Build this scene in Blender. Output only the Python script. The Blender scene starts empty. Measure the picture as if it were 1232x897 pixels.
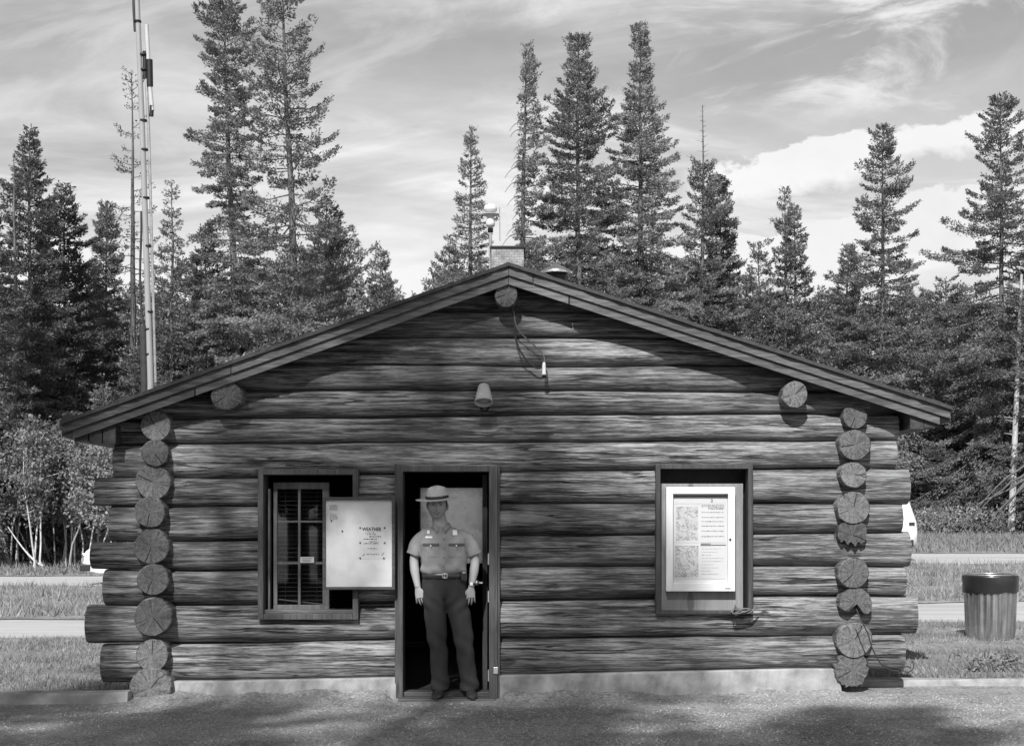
import bpy, bmesh, math, random
import numpy as np
from mathutils import Vector, Matrix
from mathutils.bvhtree import BVHTree
R = math.radians
scene = bpy.context.scene
col = scene.collection
random.seed(7)

# ------------------------------------------------------------------ camera
FPX = 1755.0; CX = 616.0; HY = 626.0; CH = 1.6
cam_d = bpy.data.cameras.new('camera'); cam = bpy.data.objects.new('camera', cam_d); col.objects.link(cam)
cam.location = (0, 0, CH); cam.rotation_euler = (R(90), 0, 0)
cam_d.sensor_width = 36; cam_d.lens = FPX / 1232 * 36
cam_d.shift_y = (HY - 448.5) / 1232
cam_d.clip_end = 2000
scene.camera = cam
scene.render.resolution_x = 1024; scene.render.resolution_y = 745

# ------------------------------------------------------------------ light
SUN_EL, SUN_AZ = 42.0, 12.0           # azimuth: degrees to the left of straight behind the camera
sd = bpy.data.lights.new('sun', 'SUN'); sd.energy = 5.0; sd.angle = R(0.5); sd.color = (1, 1, 1)
sun = bpy.data.objects.new('sun', sd); col.objects.link(sun)
to_sun = Vector((-math.sin(R(SUN_AZ)) * math.cos(R(SUN_EL)), -math.cos(R(SUN_AZ)) * math.cos(R(SUN_EL)), math.sin(R(SUN_EL))))
sun.rotation_euler = to_sun.to_track_quat('Z', 'Y').to_euler()
sun.location = to_sun * 60
vs = scene.view_settings
vs.view_transform = 'Standard'; vs.look = 'None'; vs.exposure = 0.40; vs.gamma = 1.0; vs.use_curve_mapping = False


class NT:
    """small helper to write node trees"""
    def __init__(s, tree): s.t = tree; s.n = tree.nodes; s.l = tree.links
    def node(s, typ, **kw):
        n = s.n.new(typ)
        for k, v in kw.items(): setattr(n, k, v)
        return n
    def link(s, a, b): s.l.new(a, b)
    def put(s, sock, v):
        if hasattr(v, 'is_output') or hasattr(v, 'links'): s.l.new(v, sock)
        else: sock.default_value = v
    def math(s, op, a, b=0.0, c=0.0, clamp=False):
        n = s.node('ShaderNodeMath', operation=op); n.use_clamp = clamp
        s.put(n.inputs[0], a); s.put(n.inputs[1], b); s.put(n.inputs[2], c)
        return n.outputs[0]
    def maprange(s, v, a, b, c=0.0, d=1.0, smooth=True):
        n = s.node('ShaderNodeMapRange'); n.interpolation_type = 'SMOOTHSTEP' if smooth else 'LINEAR'
        s.put(n.inputs['Value'], v)
        for k, x in zip(('From Min', 'From Max', 'To Min', 'To Max'), (a, b, c, d)): s.put(n.inputs[k], x)
        return n.outputs['Result']
    def noise(s, vec, scale=1.0, detail=4.0, rough=0.5, dist=0.0):
        n = s.node('ShaderNodeTexNoise'); s.put(n.inputs['Vector'], vec)
        n.inputs['Scale'].default_value = scale; n.inputs['Detail'].default_value = detail
        n.inputs['Roughness'].default_value = rough; n.inputs['Distortion'].default_value = dist
        return n.outputs['Fac']
    def vec(s, x, y, z):
        n = s.node('ShaderNodeCombineXYZ')
        for i, v in enumerate((x, y, z)): s.put(n.inputs[i], v)
        return n.outputs[0]
    def sep(s, v):
        n = s.node('ShaderNodeSeparateXYZ'); s.put(n.inputs[0], v); return n.outputs
    def mapping(s, v, scale=(1, 1, 1), loc=(0, 0, 0)):
        n = s.node('ShaderNodeMapping'); s.put(n.inputs['Vector'], v)
        s.put(n.inputs['Scale'], scale); s.put(n.inputs['Location'], loc)
        return n.outputs[0]
    def vadd(s, a, b):
        n = s.node('ShaderNodeVectorMath', operation='ADD'); s.put(n.inputs[0], a); s.put(n.inputs[1], b); return n.outputs[0]
    def mix(s, f, a, b):
        n = s.node('ShaderNodeMix', data_type='FLOAT'); s.put(n.inputs[0], f); s.put(n.inputs[2], a); s.put(n.inputs[3], b)
        return n.outputs[0]


# ------------------------------------------------------------------ sky
world = bpy.data.worlds.new('World'); scene.world = world; world.use_nodes = True
wt = NT(world.node_tree); wt.n.clear()
sky = wt.node('ShaderNodeTexSky', sky_type='NISHITA'); sky.sun_disc = False
sky.sun_elevation = R(SUN_EL); sky.sun_rotation = R(180 + SUN_AZ); sky.altitude = 2500
bw = wt.node('ShaderNodeSeparateColor'); wt.link(sky.outputs[0], bw.inputs[0])
# black and white film behind a yellow filter: the red and green of the sky, no blue
skyv = wt.math('ADD', wt.math('MULTIPLY', bw.outputs[0], 0.6), wt.math('MULTIPLY', bw.outputs[1], 0.4))
tc = wt.node('ShaderNodeTexCoord'); d = tc.outputs['Generated']
dx, dy, dz = wt.sep(d)
ysafe = wt.math('MAXIMUM', dy, 0.05)
u = wt.math('DIVIDE', dx, ysafe); v = wt.math('DIVIDE', dz, ysafe)
plane = wt.vec(wt.math('DIVIDE', dx, wt.math('ADD', wt.math('MAXIMUM', dz, 0.0), 0.16)),
               wt.math('DIVIDE', dy, wt.math('ADD', wt.math('MAXIMUM', dz, 0.0), 0.16)), 0.0)
n1 = wt.noise(wt.mapping(plane, (0.75, 1.25, 1), (3.1, 0.4, 0)), 1.0, 7, 0.56, 0.5)
n2 = wt.noise(wt.mapping(plane, (1.6, 2.6, 1), (1.7, 5.2, 0)), 1.0, 7, 0.6, 0.9)
n3 = wt.noise(wt.vec(wt.math('MULTIPLY', u, 9.0), wt.math('MULTIPLY', v, 14.0), 2.0), 1.0, 7, 0.6, 0.3)
n4 = wt.noise(wt.vec(wt.math('MULTIPLY', u, 26.0), wt.math('MULTIPLY', v, 34.0), 5.0), 1.0, 6, 0.6, 0.4)
soft = wt.maprange(n1, 0.26, 0.62)
wisp = wt.maprange(n2, 0.44, 0.72)
# cumulus bank low on the right, rising to the right; its top edge is crisp, its base fades
vv = wt.math('ADD', v, wt.math('ADD', wt.math('MULTIPLY', wt.math('SUBTRACT', n3, 0.5), 0.07), wt.math('MULTIPLY', wt.math('SUBTRACT', n4, 0.5), 0.02)))
def bank(a, b, th, u0, u1, k):
    line = wt.math('ADD', wt.math('MULTIPLY', u, b), a)
    h = wt.math('SUBTRACT', vv, line)                        # + above the line
    top = wt.maprange(h, -0.001, 0.005, 1.0, 0.0)
    base = wt.maprange(h, -th, -th * 0.35, 0.0, 1.0)
    side = wt.maprange(u, u0, u1, 0.0, 1.0)
    return wt.math('MULTIPLY', wt.math('MULTIPLY', top, base), wt.math('MULTIPLY', side, k))
b1 = bank(0.222, 0.17, 0.040, 0.09, 0.15, 1.0)
b2 = bank(0.165, 0.20, 0.085, 0.02, 0.12, 0.85)
low = wt.maprange(v, 0.10, 0.36, 1.0, 0.0)
leftness = wt.maprange(u, 0.0, 0.20, 1.0, 0.30)
cl = wt.math('MULTIPLY', soft, wt.math('ADD', wt.math('MULTIPLY', wt.math('MULTIPLY', low, leftness), 1.1), 0.30))
cl = wt.math('ADD', cl, wt.math('MULTIPLY', wisp, 0.50))
cl = wt.math('MAXIMUM', cl, wt.math('MAXIMUM', b1, b2))
cl = wt.math('ADD', cl, wt.math('MULTIPLY', wt.math('MULTIPLY', low, leftness), 0.42), clamp=True)
# clouds only fill this quarter of the sky; overhead it is clear, behind the camera only the added cloud
cover = wt.math('MULTIPLY', wt.maprange(dy, 0.15, 0.6), wt.maprange(dz, 0.36, 0.62, 1.0, 0.0))
cl = wt.math('MULTIPLY', cl, cover)
SKY_K = 0.66
val = wt.mix(cl, wt.math('MULTIPLY', skyv, SKY_K), 6.3)
# broken texture inside the cloud, and ragged wisps high on the right
val = wt.math('MULTIPLY', val, wt.math('ADD', 0.80, wt.math('ADD', wt.math('MULTIPLY', n3, 0.26), wt.math('MULTIPLY', n4, 0.14))))
n5 = wt.noise(wt.vec(wt.math('MULTIPLY', u, 7.0), wt.math('MULTIPLY', wt.math('SUBTRACT', v, wt.math('MULTIPLY', u, 0.12)), 20.0), 9.0), 1.0, 8, 0.62, 0.6)
hi = wt.math('MULTIPLY', wt.maprange(n5, 0.47, 0.66), wt.math('MULTIPLY', wt.maprange(v, 0.255, 0.30), cover))
val = wt.mix(wt.math('MULTIPLY', hi, wt.maprange(u, -0.1, 0.22, 0.25, 0.75)), val, 6.9)
hazec = wt.math('MULTIPLY', wt.maprange(dy, -0.1, 0.5), 1.5)
val = wt.math('ADD', val, wt.math('MULTIPLY', hazec, cover))
# unseen bright cloud added behind the camera to lift the shaded fronts
nb = wt.maprange(wt.noise(wt.mapping(d, (2.2, 2.2, 3.5)), 1.0, 5, 0.55, 0.4), 0.35, 0.65)
val = wt.math('ADD', val, wt.math('MULTIPLY', wt.math('MULTIPLY', wt.maprange(dy, 0.0, -0.45), nb), wt.math('MULTIPLY', wt.maprange(dz, 0.0, 0.1), 11.0)))
cc = wt.node('ShaderNodeCombineColor')
for i in range(3): wt.link(val, cc.inputs[i])
bg = wt.node('ShaderNodeBackground'); wt.link(cc.outputs[0], bg.inputs['Color']); bg.inputs['Strength'].default_value = 0.09
wo = wt.node('ShaderNodeOutputWorld'); wt.link(bg.outputs[0], wo.inputs['Surface'])


# ------------------------------------------------------------------ geometry helpers
def at(px, py, Y): return Vector(((px - CX) * Y / FPX, Y, CH - (py - HY) * Y / FPX))
def ax(px, Y): return (px - CX) * Y / FPX
def az(py, Y): return CH - (py - HY) * Y / FPX

def tag(o, label=None, cat=None, group=None, kind=None):
    if label: o['label'] = label
    if cat: o['category'] = cat
    if group: o['group'] = group
    if kind: o['kind'] = kind
    return o

def empty(name, loc, label, cat, group=None, parent=None):
    o = bpy.data.objects.new(name, None); col.objects.link(o); o.location = loc
    o.empty_display_size = 0.2
    return tag(o, label, cat, group)

def world_loc(o):
    p = Vector((0, 0, 0))
    while o is not None:
        p = p + Vector(o.location) if o.parent is None else p + Vector(o.location) + o.matrix_parent_inverse.translation
        o = o.parent
    return p

def adopt(o, parent):
    o.parent = parent
    if parent is not None: o.matrix_parent_inverse = Matrix.Translation(-world_loc(parent))

class MB:
    def __init__(s): s.v = []; s.f = []; s.m = []; s.sm = []
    def add(s, verts, faces, mat=0, smooth=False):
        b = len(s.v); s.v.extend([tuple(p) for p in verts])
        for f in faces: s.f.append([i + b for i in f]); s.m.append(mat); s.sm.append(smooth)
    def box(s, x0, x1, y0, y1, z0, z1, mat=0, M=None, bev=0.0):
        x0, x1 = min(x0, x1), max(x0, x1); y0, y1 = min(y0, y1), max(y0, y1); z0, z1 = min(z0, z1), max(z0, z1)
        if bev > 0:
            bm = bmesh.new(); bmesh.ops.create_cube(bm, size=1)
            for q in bm.verts: q.co = Vector(((x0 + x1) / 2 + q.co.x * (x1 - x0), (y0 + y1) / 2 + q.co.y * (y1 - y0), (z0 + z1) / 2 + q.co.z * (z1 - z0)))
            bmesh.ops.bevel(bm, geom=bm.edges[:], offset=bev, segments=2, profile=0.5, affect='EDGES')
            bm.verts.ensure_lookup_table()
            V = [q.co.copy() for q in bm.verts]; F = [[q.index for q in f.verts] for f in bm.faces]; bm.free()
        else:
            V = [Vector((x, y, z)) for x in (x0, x1) for y in (y0, y1) for z in (z0, z1)]
            F = [(0, 1, 3, 2), (4, 6, 7, 5), (0, 4, 5, 1), (2, 3, 7, 6), (0, 2, 6, 4), (1, 5, 7, 3)]
        if M is not None: V = [M @ q for q in V]
        s.add(V, F, mat)
    def tube(s, pts, rad, n=8, mat=0, cap=True, smooth=True):
        pts = [Vector(p) for p in pts]; k = len(pts)
        if not hasattr(rad, '__len__'): rad = [rad] * k
        V = []; up = None
        for i, p in enumerate(pts):
            t = (pts[min(i + 1, k - 1)] - pts[max(i - 1, 0)]).normalized()
            if up is None: up = Vector((0, 0, 1)) if abs(t.z) < 0.9 else Vector((0, 1, 0))
            a = t.cross(up); a.normalize(); b = a.cross(t); up = b
            for j in range(n):
                c = 2 * math.pi * j / n
                V.append(p + (a * math.cos(c) + b * math.sin(c)) * rad[i])
        F = [(i * n + j, i * n + (j + 1) % n, (i + 1) * n + (j + 1) % n, (i + 1) * n + j) for i in range(k - 1) for j in range(n)]
        s.add(V, F, mat, smooth)
        if cap:
            s.add(V[:n], [tuple(range(n))[::-1]], mat); s.add(V[-n:], [tuple(range(n))], mat)
    def lathe(s, c, prof, n=24, mat=0, M=None, smooth=True, cap=False):
        c = Vector(c); V = []
        for r, z in prof:
            for j in range(n):
                a = 2 * math.pi * j / n; p = Vector((r * math.cos(a), r * math.sin(a), z))
                V.append(c + (M @ p if M is not None else p))
        k = len(prof)
        F = [(i * n + j, i * n + (j + 1) % n, (i + 1) * n + (j + 1) % n, (i + 1) * n + j) for i in range(k - 1) for j in range(n)]
        if cap: F += [tuple(range(n))[::-1], tuple((k - 1) * n + j for j in range(n))]
        s.add(V, F, mat, smooth)
    def rings(s, rings, mat=0, smooth=True, cap=True):
        n = len(rings[0]); V = [p for r in rings for p in r]; k = len(rings)
        F = [(i * n + j, i * n + (j + 1) % n, (i + 1) * n + (j + 1) % n, (i + 1) * n + j) for i in range(k - 1) for j in range(n)]
        s.add(V, F, mat, smooth)
        if cap: s.add(rings[0], [tuple(range(n))[::-1]], mat, smooth); s.add(rings[-1], [tuple(range(n))], mat, smooth)
    def prism(s, poly, y0, y1, mat=0):           # polygon in XZ pushed along Y
        n = len(poly); V = [(x, y0, z) for x, z in poly] + [(x, y1, z) for x, z in poly]
        F = [tuple(range(n)), tuple(range(2 * n - 1, n - 1, -1))] + [(i, i + n, (i + 1) % n + n, (i + 1) % n) for i in range(n)]
        s.add(V, F, mat)
    def build(s, name, mats, parent=None, origin=(0, 0, 0), rn=True):
        if not isinstance(mats, (list, tuple)): mats = [mats]
        me = bpy.data.meshes.new(name)
        o3 = Vector(origin)
        me.from_pydata([Vector(p) - o3 for p in s.v], [], s.f)
        for m in mats: me.materials.append(m)
        me.polygons.foreach_set('material_index', s.m); me.polygons.foreach_set('use_smooth', s.sm)
        if rn:
            bm = bmesh.new(); bm.from_mesh(me); bmesh.ops.recalc_face_normals(bm, faces=bm.faces[:]); bm.to_mesh(me); bm.free()
        me.update()
        o = bpy.data.objects.new(name, me); col.objects.link(o); o.location = o3
        adopt(o, parent)
        return o

def npmesh(name, V, F, mats, parent=None, mat_idx=None, smooth=False):
    """fast path: V (n,3) array, F (m,4) or (m,3) array"""
    me = bpy.data.meshes.new(name); V = np.asarray(V, np.float32); F = np.asarray(F, np.int32); k = F.shape[1]
    me.vertices.add(len(V)); me.vertices.foreach_set('co', V.ravel())
    me.loops.add(F.size); me.loops.foreach_set('vertex_index', F.ravel())
    me.polygons.add(len(F)); me.polygons.foreach_set('loop_start', np.arange(0, F.size, k, dtype=np.int32))
    for m in (mats if isinstance(mats, (list, tuple)) else [mats]): me.materials.append(m)
    if mat_idx is not None: me.polygons.foreach_set('material_index', np.asarray(mat_idx, np.int32))
    me.polygons.foreach_set('use_smooth', np.full(len(F), smooth))
    me.update(calc_edges=True)
    o = bpy.data.objects.new(name, me); col.objects.link(o); adopt(o, parent)
    return o


# ------------------------------------------------------------------ materials (black and white place: neutral greys)
def mat_new(name):
    m = bpy.data.materials.new(name); m.use_nodes = True; t = NT(m.node_tree)
    b = t.n['Principled BSDF']
    return m, t, b

def grey_out(t, b, val, rough=0.7, bump=None, bstr=0.3, bdist=0.01, spec=0.3):
    c = t.node('ShaderNodeCombineColor')
    for i in range(3): t.put(c.inputs[i], val)
    t.link(c.outputs[0], b.inputs['Base Color'])
    t.put(b.inputs['Roughness'], rough); b.inputs['Specular IOR Level'].default_value = spec
    if bump is not None:
        n = t.node('ShaderNodeBump'); n.inputs['Strength'].default_value = bstr; n.inputs['Distance'].default_value = bdist
        t.link(bump, n.inputs['Height']); t.link(n.outputs[0], b.inputs['Normal'])

def plain(name, v, rough=0.6, var=0.15, scale=8.0, metal=0.0, spec=0.3, bstr=0.0):
    m, t, b = mat_new(name)
    tcn = t.node('ShaderNodeTexCoord')
    n = t.noise(tcn.outputs['Object'], scale, 5, 0.6)
    val = t.math('MULTIPLY', t.maprange(n, 0.25, 0.75, 1 - var, 1 + var, False), v)
    grey_out(t, b, val, rough, n if bstr else None, bstr, 0.004, spec)
    b.inputs['Metallic'].default_value = metal
    return m

def wood(name, axis, dark, light, worn=0.5, bstr=0.5, crack=1.0, fine=1.0):
    """weathered wood, grain along axis 0/1/2"""
    m, t, b = mat_new(name)
    tcn = t.node('ShaderNodeTexCoord'); oi = t.node('ShaderNodeObjectInfo')
    off = t.vec(t.math('MULTIPLY', oi.outputs['Random'], 37.0), t.math('MULTIPLY', oi.outputs['Random'], 11.0), t.math('MULTIPLY', oi.outputs['Random'], 23.0))
    p = t.vadd(tcn.outputs['Object'], off)
    def sc(al, ac): q = [ac] * 3; q[axis] = al; return tuple(q)
    grain = t.noise(t.mapping(p, sc(1.5 * fine, 27 * fine)), 1.0, 9, 0.70, 0.35)
    fibre = t.noise(t.mapping(p, sc(5.5 * fine, 85 * fine)), 1.0, 6, 0.72, 0.2)
    patch = t.noise(t.mapping(p, sc(0.9, 6.0)), 1.0, 6, 0.62, 0.5)
    crk = t.noise(t.mapping(p, sc(0.45, 13)), 1.0, 4, 0.55, 0.2)
    crkm = t.maprange(t.noise(t.mapping(p, sc(0.7, 3.0)), 1.0, 2, 0.5), 0.42, 0.55)
    ck = t.math('MULTIPLY', t.maprange(t.math('ABSOLUTE', t.math('SUBTRACT', crk, 0.5)), 0.005, 0.02, 1.0, 0.0), crkm)
    ck = t.math('MULTIPLY', ck, crack, clamp=True)
    vo = t.node('ShaderNodeTexVoronoi'); t.put(vo.inputs['Vector'], t.mapping(p, sc(1.3, 3.6))); vo.inputs['Scale'].default_value = 1.0
    knot = t.maprange(vo.outputs['Distance'], 0.09, 0.15, 1.0, 0.0)
    pm = t.math('MULTIPLY', t.math('SUBTRACT', patch, 0.5), 0.62)
    w = t.math('ADD', grain, t.math('ADD', pm, t.math('MULTIPLY', t.math('SUBTRACT', fibre, 0.5), 0.9)))
    w = t.maprange(w, 0.40 + 0.12 * (0.5 - worn), 0.68 + 0.12 * (0.5 - worn), 0.0, 1.0, False)
    val = t.mix(w, dark, light)
    val = t.math('MULTIPLY', val, t.maprange(oi.outputs['Random'], 0, 1, 0.72, 1.22, False))
    val = t.mix(t.math('MULTIPLY', ck, 0.85), val, 0.012)
    val = t.mix(t.math('MULTIPLY', knot, 0.7), val, dark * 0.4)
    hgt = t.math('ADD', t.math('MULTIPLY', grain, 1.0), t.math('ADD', t.math('MULTIPLY', fibre, 0.35), t.math('MULTIPLY', ck, -1.2)))
    grey_out(t, b, val, 0.62, hgt, bstr, 0.02, 0.35)
    return m

def log_end_mat(name, dark, light):
    m, t, b = mat_new(name)
    tcn = t.node('ShaderNodeTexCoord'); oi = t.node('ShaderNodeObjectInfo'); rnd = oi.outputs['Random']
    x, y, z = t.sep(tcn.outputs['Object'])
    wob = t.noise(t.vadd(tcn.outputs['Object'], t.vec(t.math('MULTIPLY', rnd, 20.0), 0.0, 0.0)), 9.0, 4, 0.6)
    wobc = t.math('SUBTRACT', wob, 0.5)
    r = t.math('SQRT', t.math('ADD', t.math('MULTIPLY', x, x), t.math('MULTIPLY', z, z)))
    r2 = t.math('ADD', r, t.math('MULTIPLY', wobc, 0.025))
    ring = t.math('SINE', t.math('MULTIPLY', r2, 520.0))
    ang = t.math('ARCTAN2', z, x)
    hgt = t.math('MULTIPLY', ring, 0.25); ckall = None
    for q, (mul, width, rr) in enumerate(((6.2832, 0.0055, 0.0), (17.1, 0.0022, 0.05), (31.7, 0.0018, 0.07))):
        a0 = t.math('ADD', ang, t.math('ADD', t.math('MULTIPLY', rnd, mul), t.math('MULTIPLY', wobc, 0.5 + 0.3 * q)))
        sn = t.math('ABSOLUTE', t.math('SINE', t.math('MULTIPLY', a0, 0.5)))
        dist = t.math('MULTIPLY', t.math('MULTIPLY', sn, 2.0), r)
        c = t.maprange(dist, width * 0.4, width, 1.0, 0.0)
        c = t.math('MULTIPLY', c, t.maprange(r, rr, rr + 0.02))
        ckall = c if ckall is None else t.math('MAXIMUM', ckall, c)
    fine = t.noise(t.mapping(tcn.outputs['Object'], (30, 30, 30)), 1.0, 6, 0.7)
    rad = t.noise(t.vec(t.math('MULTIPLY', ang, 7.0), t.math('MULTIPLY', r, 5.0), t.math('MULTIPLY', rnd, 9.0)), 1.0, 4, 0.6)
    w = t.math('ADD', t.math('MULTIPLY', fine, 0.5), t.math('ADD', t.math('MULTIPLY', rad, 0.55), t.math('MULTIPLY', ring, 0.09)))
    val = t.mix(t.maprange(w, 0.36, 0.66, 0, 1, False), dark, light)
    val = t.math('MULTIPLY', val, t.maprange(rnd, 0, 1, 0.55, 1.2, False))
    val = t.mix(t.math('MULTIPLY', ckall, 0.92), val, 0.01)
    hgt = t.math('ADD', hgt, t.math('ADD', fine, t.math('MULTIPLY', ckall, -2.5)))
    grey_out(t, b, val, 0.75, hgt, 0.5, 0.01, 0.2)
    return m

def foliage(name, v, tr=0.25, var=0.45):
    m, t, b = mat_new(name)
    tcn = t.node('ShaderNodeTexCoord'); oi = t.node('ShaderNodeObjectInfo')
    n = t.noise(tcn.outputs['Object'], 1.1, 3, 0.6); n2 = t.noise(tcn.outputs['Object'], 9.0, 2, 0.5)
    k = t.math('MULTIPLY', t.maprange(n, 0.3, 0.7, 1 - var, 1 + var, False), t.maprange(n2, 0.3, 0.7, 0.75, 1.25, False))
    k = t.math('MULTIPLY', k, t.maprange(oi.outputs['Random'], 0, 1, 0.8, 1.2, False))
    grey_out(t, b, t.math('MULTIPLY', k, v), 0.55, spec=0.25)
    ts = t.node('ShaderNodeBsdfTranslucent'); c = t.node('ShaderNodeCombineColor')
    for i in range(3): t.put(c.inputs[i], t.math('MULTIPLY', k, v * 0.9))
    t.link(c.outputs[0], ts.inputs['Color'])
    mx = t.node('ShaderNodeMixShader'); mx.inputs[0].default_value = tr
    t.link(b.outputs[0], mx.inputs[1]); t.link(ts.outputs[0], mx.inputs[2]); t.link(mx.outputs[0], t.n['Material Output'].inputs['Surface'])
    return m

def glass(name, refl=1.0, clear=.85, scatter=0.0):
    m, t, b = mat_new(name); t.n.remove(b)
    tr = t.node('ShaderNodeBsdfTransparent'); tr.inputs[0].default_value = (clear, clear, clear, 1)
    gl = t.node('ShaderNodeBsdfGlossy'); gl.inputs['Roughness'].default_value = 0.02; gl.inputs['Color'].default_value = (1, 1, 1, 1)
    lw = t.node('ShaderNodeLayerWeight'); lw.inputs[0].default_value = .5
    fz = t.math('ADD', .04, t.math('MULTIPLY', t.math('POWER', lw.outputs['Facing'], 5.0), .96))
    mx = t.node('ShaderNodeMixShader'); t.link(t.math('MULTIPLY', fz, refl, clamp=True), mx.inputs[0])
    t.link(tr.outputs[0], mx.inputs[1]); t.link(gl.outputs[0], mx.inputs[2]); 
    if scatter:        # scattered light added to brighten the pane, as a bright view would
        ts = t.node('ShaderNodeBsdfTranslucent'); ts.inputs[0].default_value = (.9, .9, .9, 1); m2 = t.node('ShaderNodeMixShader'); tcn = t.node('ShaderNodeTexCoord')
        t.link(t.maprange(t.noise(tcn.outputs['Object'], 4, 6, .65), .35, .65, scatter * .5, min(1, scatter * 1.3)), m2.inputs[0]); t.link(mx.outputs[0], m2.inputs[1]); t.link(ts.outputs[0], m2.inputs[2]); mx = m2
    t.link(mx.outputs[0], t.n['Material Output'].inputs['Surface'])
    return m

M_LOGX = wood('weathered_log', 0, 0.06, 0.33, 0.55, 1.0, 1.0)
M_LOGY = wood('weathered_side_log', 1, 0.05, 0.20, 0.5, 0.5, 1.0)
M_END = log_end_mat('sawn_log_end', 0.03, 0.20)
M_BX = wood('painted_board_across', 0, 0.05, 0.13, 0.6, 0.15, 0.25)
M_BZ = wood('painted_board_upright', 2, 0.045, 0.09, 0.5, 0.12, 0.2)
M_BXD = wood('dark_board_across', 0, 0.05, 0.09, 0.5, 0.12, 0.2)
M_BY = wood('soffit_board', 1, 0.03, 0.06, 0.5, 0.15, 0.3)
M_ROOF = plain('roofing_felt', 0.05, 0.9, 0.3, 20)
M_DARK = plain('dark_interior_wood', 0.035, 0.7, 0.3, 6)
M_BLACK = plain('black_iron', 0.015, 0.5, 0.2, 10)
M_WHITE = plain('white_enamel', 0.57, 0.4, 0.03, 3)
M_CONC = plain('pale_concrete', 0.27, 0.9, 0.5, 5, bstr=0.6)
M_PLY = wood('plywood_panel', 2, 0.16, 0.22, 0.5, 0.08, 0.05, 1.5)
M_GLASS = glass('window_glass')
M_CORD = plain('black_cable', 0.03, 0.6, 0.2, 10)
M_PALECORD = plain('grey_cable', 0.12, 0.6, 0.2, 10)
M_GALV = plain('galvanised_steel', 0.5, 0.26, 0.30, 12, metal=0.85, spec=0.5)
M_INK = plain('black_ink', 0.03, 0.8, 0.1, 10)
M_INKG = plain('grey_ink', 0.16, 0.8, 0.3, 40)
M_PAPER = plain('white_paper', 0.54, 0.8, 0.03, 6)
M_BRASS = plain('pale_metal', 0.6, 0.35, 0.1, 10, metal=0.6)

# ------------------------------------------------------------------ ground, roads
def sstep(a, b, x):
    t = np.clip((x - a) / (b - a), 0, 1); return t * t * (3 - 2 * t)
def hgt(x, y):
    x = np.asarray(x, float); y = np.asarray(y, float)
    s = sstep(-2.5, 4.5, x)
    far = sstep(60, 200, y) * 2.0
    return s * 0.02 * np.clip(y - 9, 0, 62) + far
def H(x, y): return float(hgt(x, y))

def sheet(name, xs, ys, mat, dz=0.0, edge=0.0, seed=0):
    xs = np.asarray(xs, float); ys = np.asarray(ys, float)
    X, Y = np.meshgrid(xs, ys)
    if edge:
        rg = np.random.RandomState(seed)
        w0 = np.cumsum(rg.randn(len(xs))) ; w0 = (w0 - np.convolve(w0, np.ones(15) / 15, 'same')) * edge
        w1 = np.cumsum(rg.randn(len(xs))) ; w1 = (w1 - np.convolve(w1, np.ones(15) / 15, 'same')) * edge
        Y[0] += w0; Y[-1] += w1
    Z = hgt(X, Y) + dz
    V = np.stack([X.ravel(), Y.ravel(), Z.ravel()], 1); nx = len(xs)
    i = np.arange(len(ys) - 1)[:, None] * nx + np.arange(nx - 1)[None, :]; i = i.ravel()
    F = np.stack([i, i + 1, i + nx + 1, i + nx], 1)
    o = npmesh(name, V, F, mat, None, None, True); tag(o, kind='structure')
    return o

def ground_mat(name='gravel_ground', lo=.30, hi=.54, grit_k=.55):
    m, t, b = mat_new(name)
    tcn = t.node('ShaderNodeTexCoord'); P = tcn.outputs['Object']
    big = t.noise(P, 0.35, 5, 0.6); mid = t.noise(P, 3.0, 6, 0.65); fine = t.noise(P, 38, 5, 0.75); sp = t.node('ShaderNodeTexVoronoi')
    t.put(sp.inputs['Vector'], P); sp.inputs['Scale'].default_value = 30
    st = t.maprange(sp.outputs['Distance'], 0.1, 0.55, 1 + .4 * grit_k, 1 - .4 * grit_k)
    val = t.mix(t.maprange(t.math('ADD', t.math('MULTIPLY', big, 0.6), t.math('MULTIPLY', mid, 0.4)), 0.35, 0.65), lo, hi)
    val = t.math('MULTIPLY', val, t.math('MULTIPLY', st, t.maprange(fine, 0.3, 0.7, 0.6, 1.4, False)))
    grit = t.maprange(t.noise(P, 16, 3, .5), .60, .68); val = t.mix(t.math('MULTIPLY', grit, grit_k), val, .07)
    grey_out(t, b, val, 0.95, t.math('ADD', fine, t.math('MULTIPLY', mid, 0.8)), 1.0, 0.04, 0.1)
    return m
def road_mat():
    m, t, b = mat_new('pale_road')
    tcn = t.node('ShaderNodeTexCoord'); P = tcn.outputs['Object']
    a = t.noise(t.mapping(P, (0.25, 2.2, 1)), 1.0, 5, 0.6); f = t.noise(P, 30, 4, 0.6)
    val = t.math('MULTIPLY', t.maprange(a, 0.3, 0.7, 0.33, 0.45, False), t.maprange(f, 0.3, 0.7, 0.9, 1.1, False))
    grey_out(t, b, val, 0.9, f, 0.3, 0.01, 0.1)
    return m
def turf_mat():
    m, t, b = mat_new('dry_turf')
    tcn = t.node('ShaderNodeTexCoord'); P = tcn.outputs['Object']
    a = t.noise(P, 0.8, 6, 0.65); f = t.noise(t.mapping(P, (18, 7, 7)), 1.0, 5, 0.7)
    val = t.math('MULTIPLY', t.maprange(a, 0.3, 0.7, 0.14, 0.32, False), t.maprange(f, 0.3, 0.7, 0.6, 1.4, False))
    grey_out(t, b, val, 0.95, f, 0.8, 0.05, 0.1)
    return m
M_GND = ground_mat(); M_BERM = ground_mat('gravel_berm', .40, .56, .3); M_ROAD = road_mat(); M_TURF = turf_mat()
xs = np.concatenate([np.linspace(-400, -42, 20), np.linspace(-40, 40, 161), np.linspace(42, 400, 20)])
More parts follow.
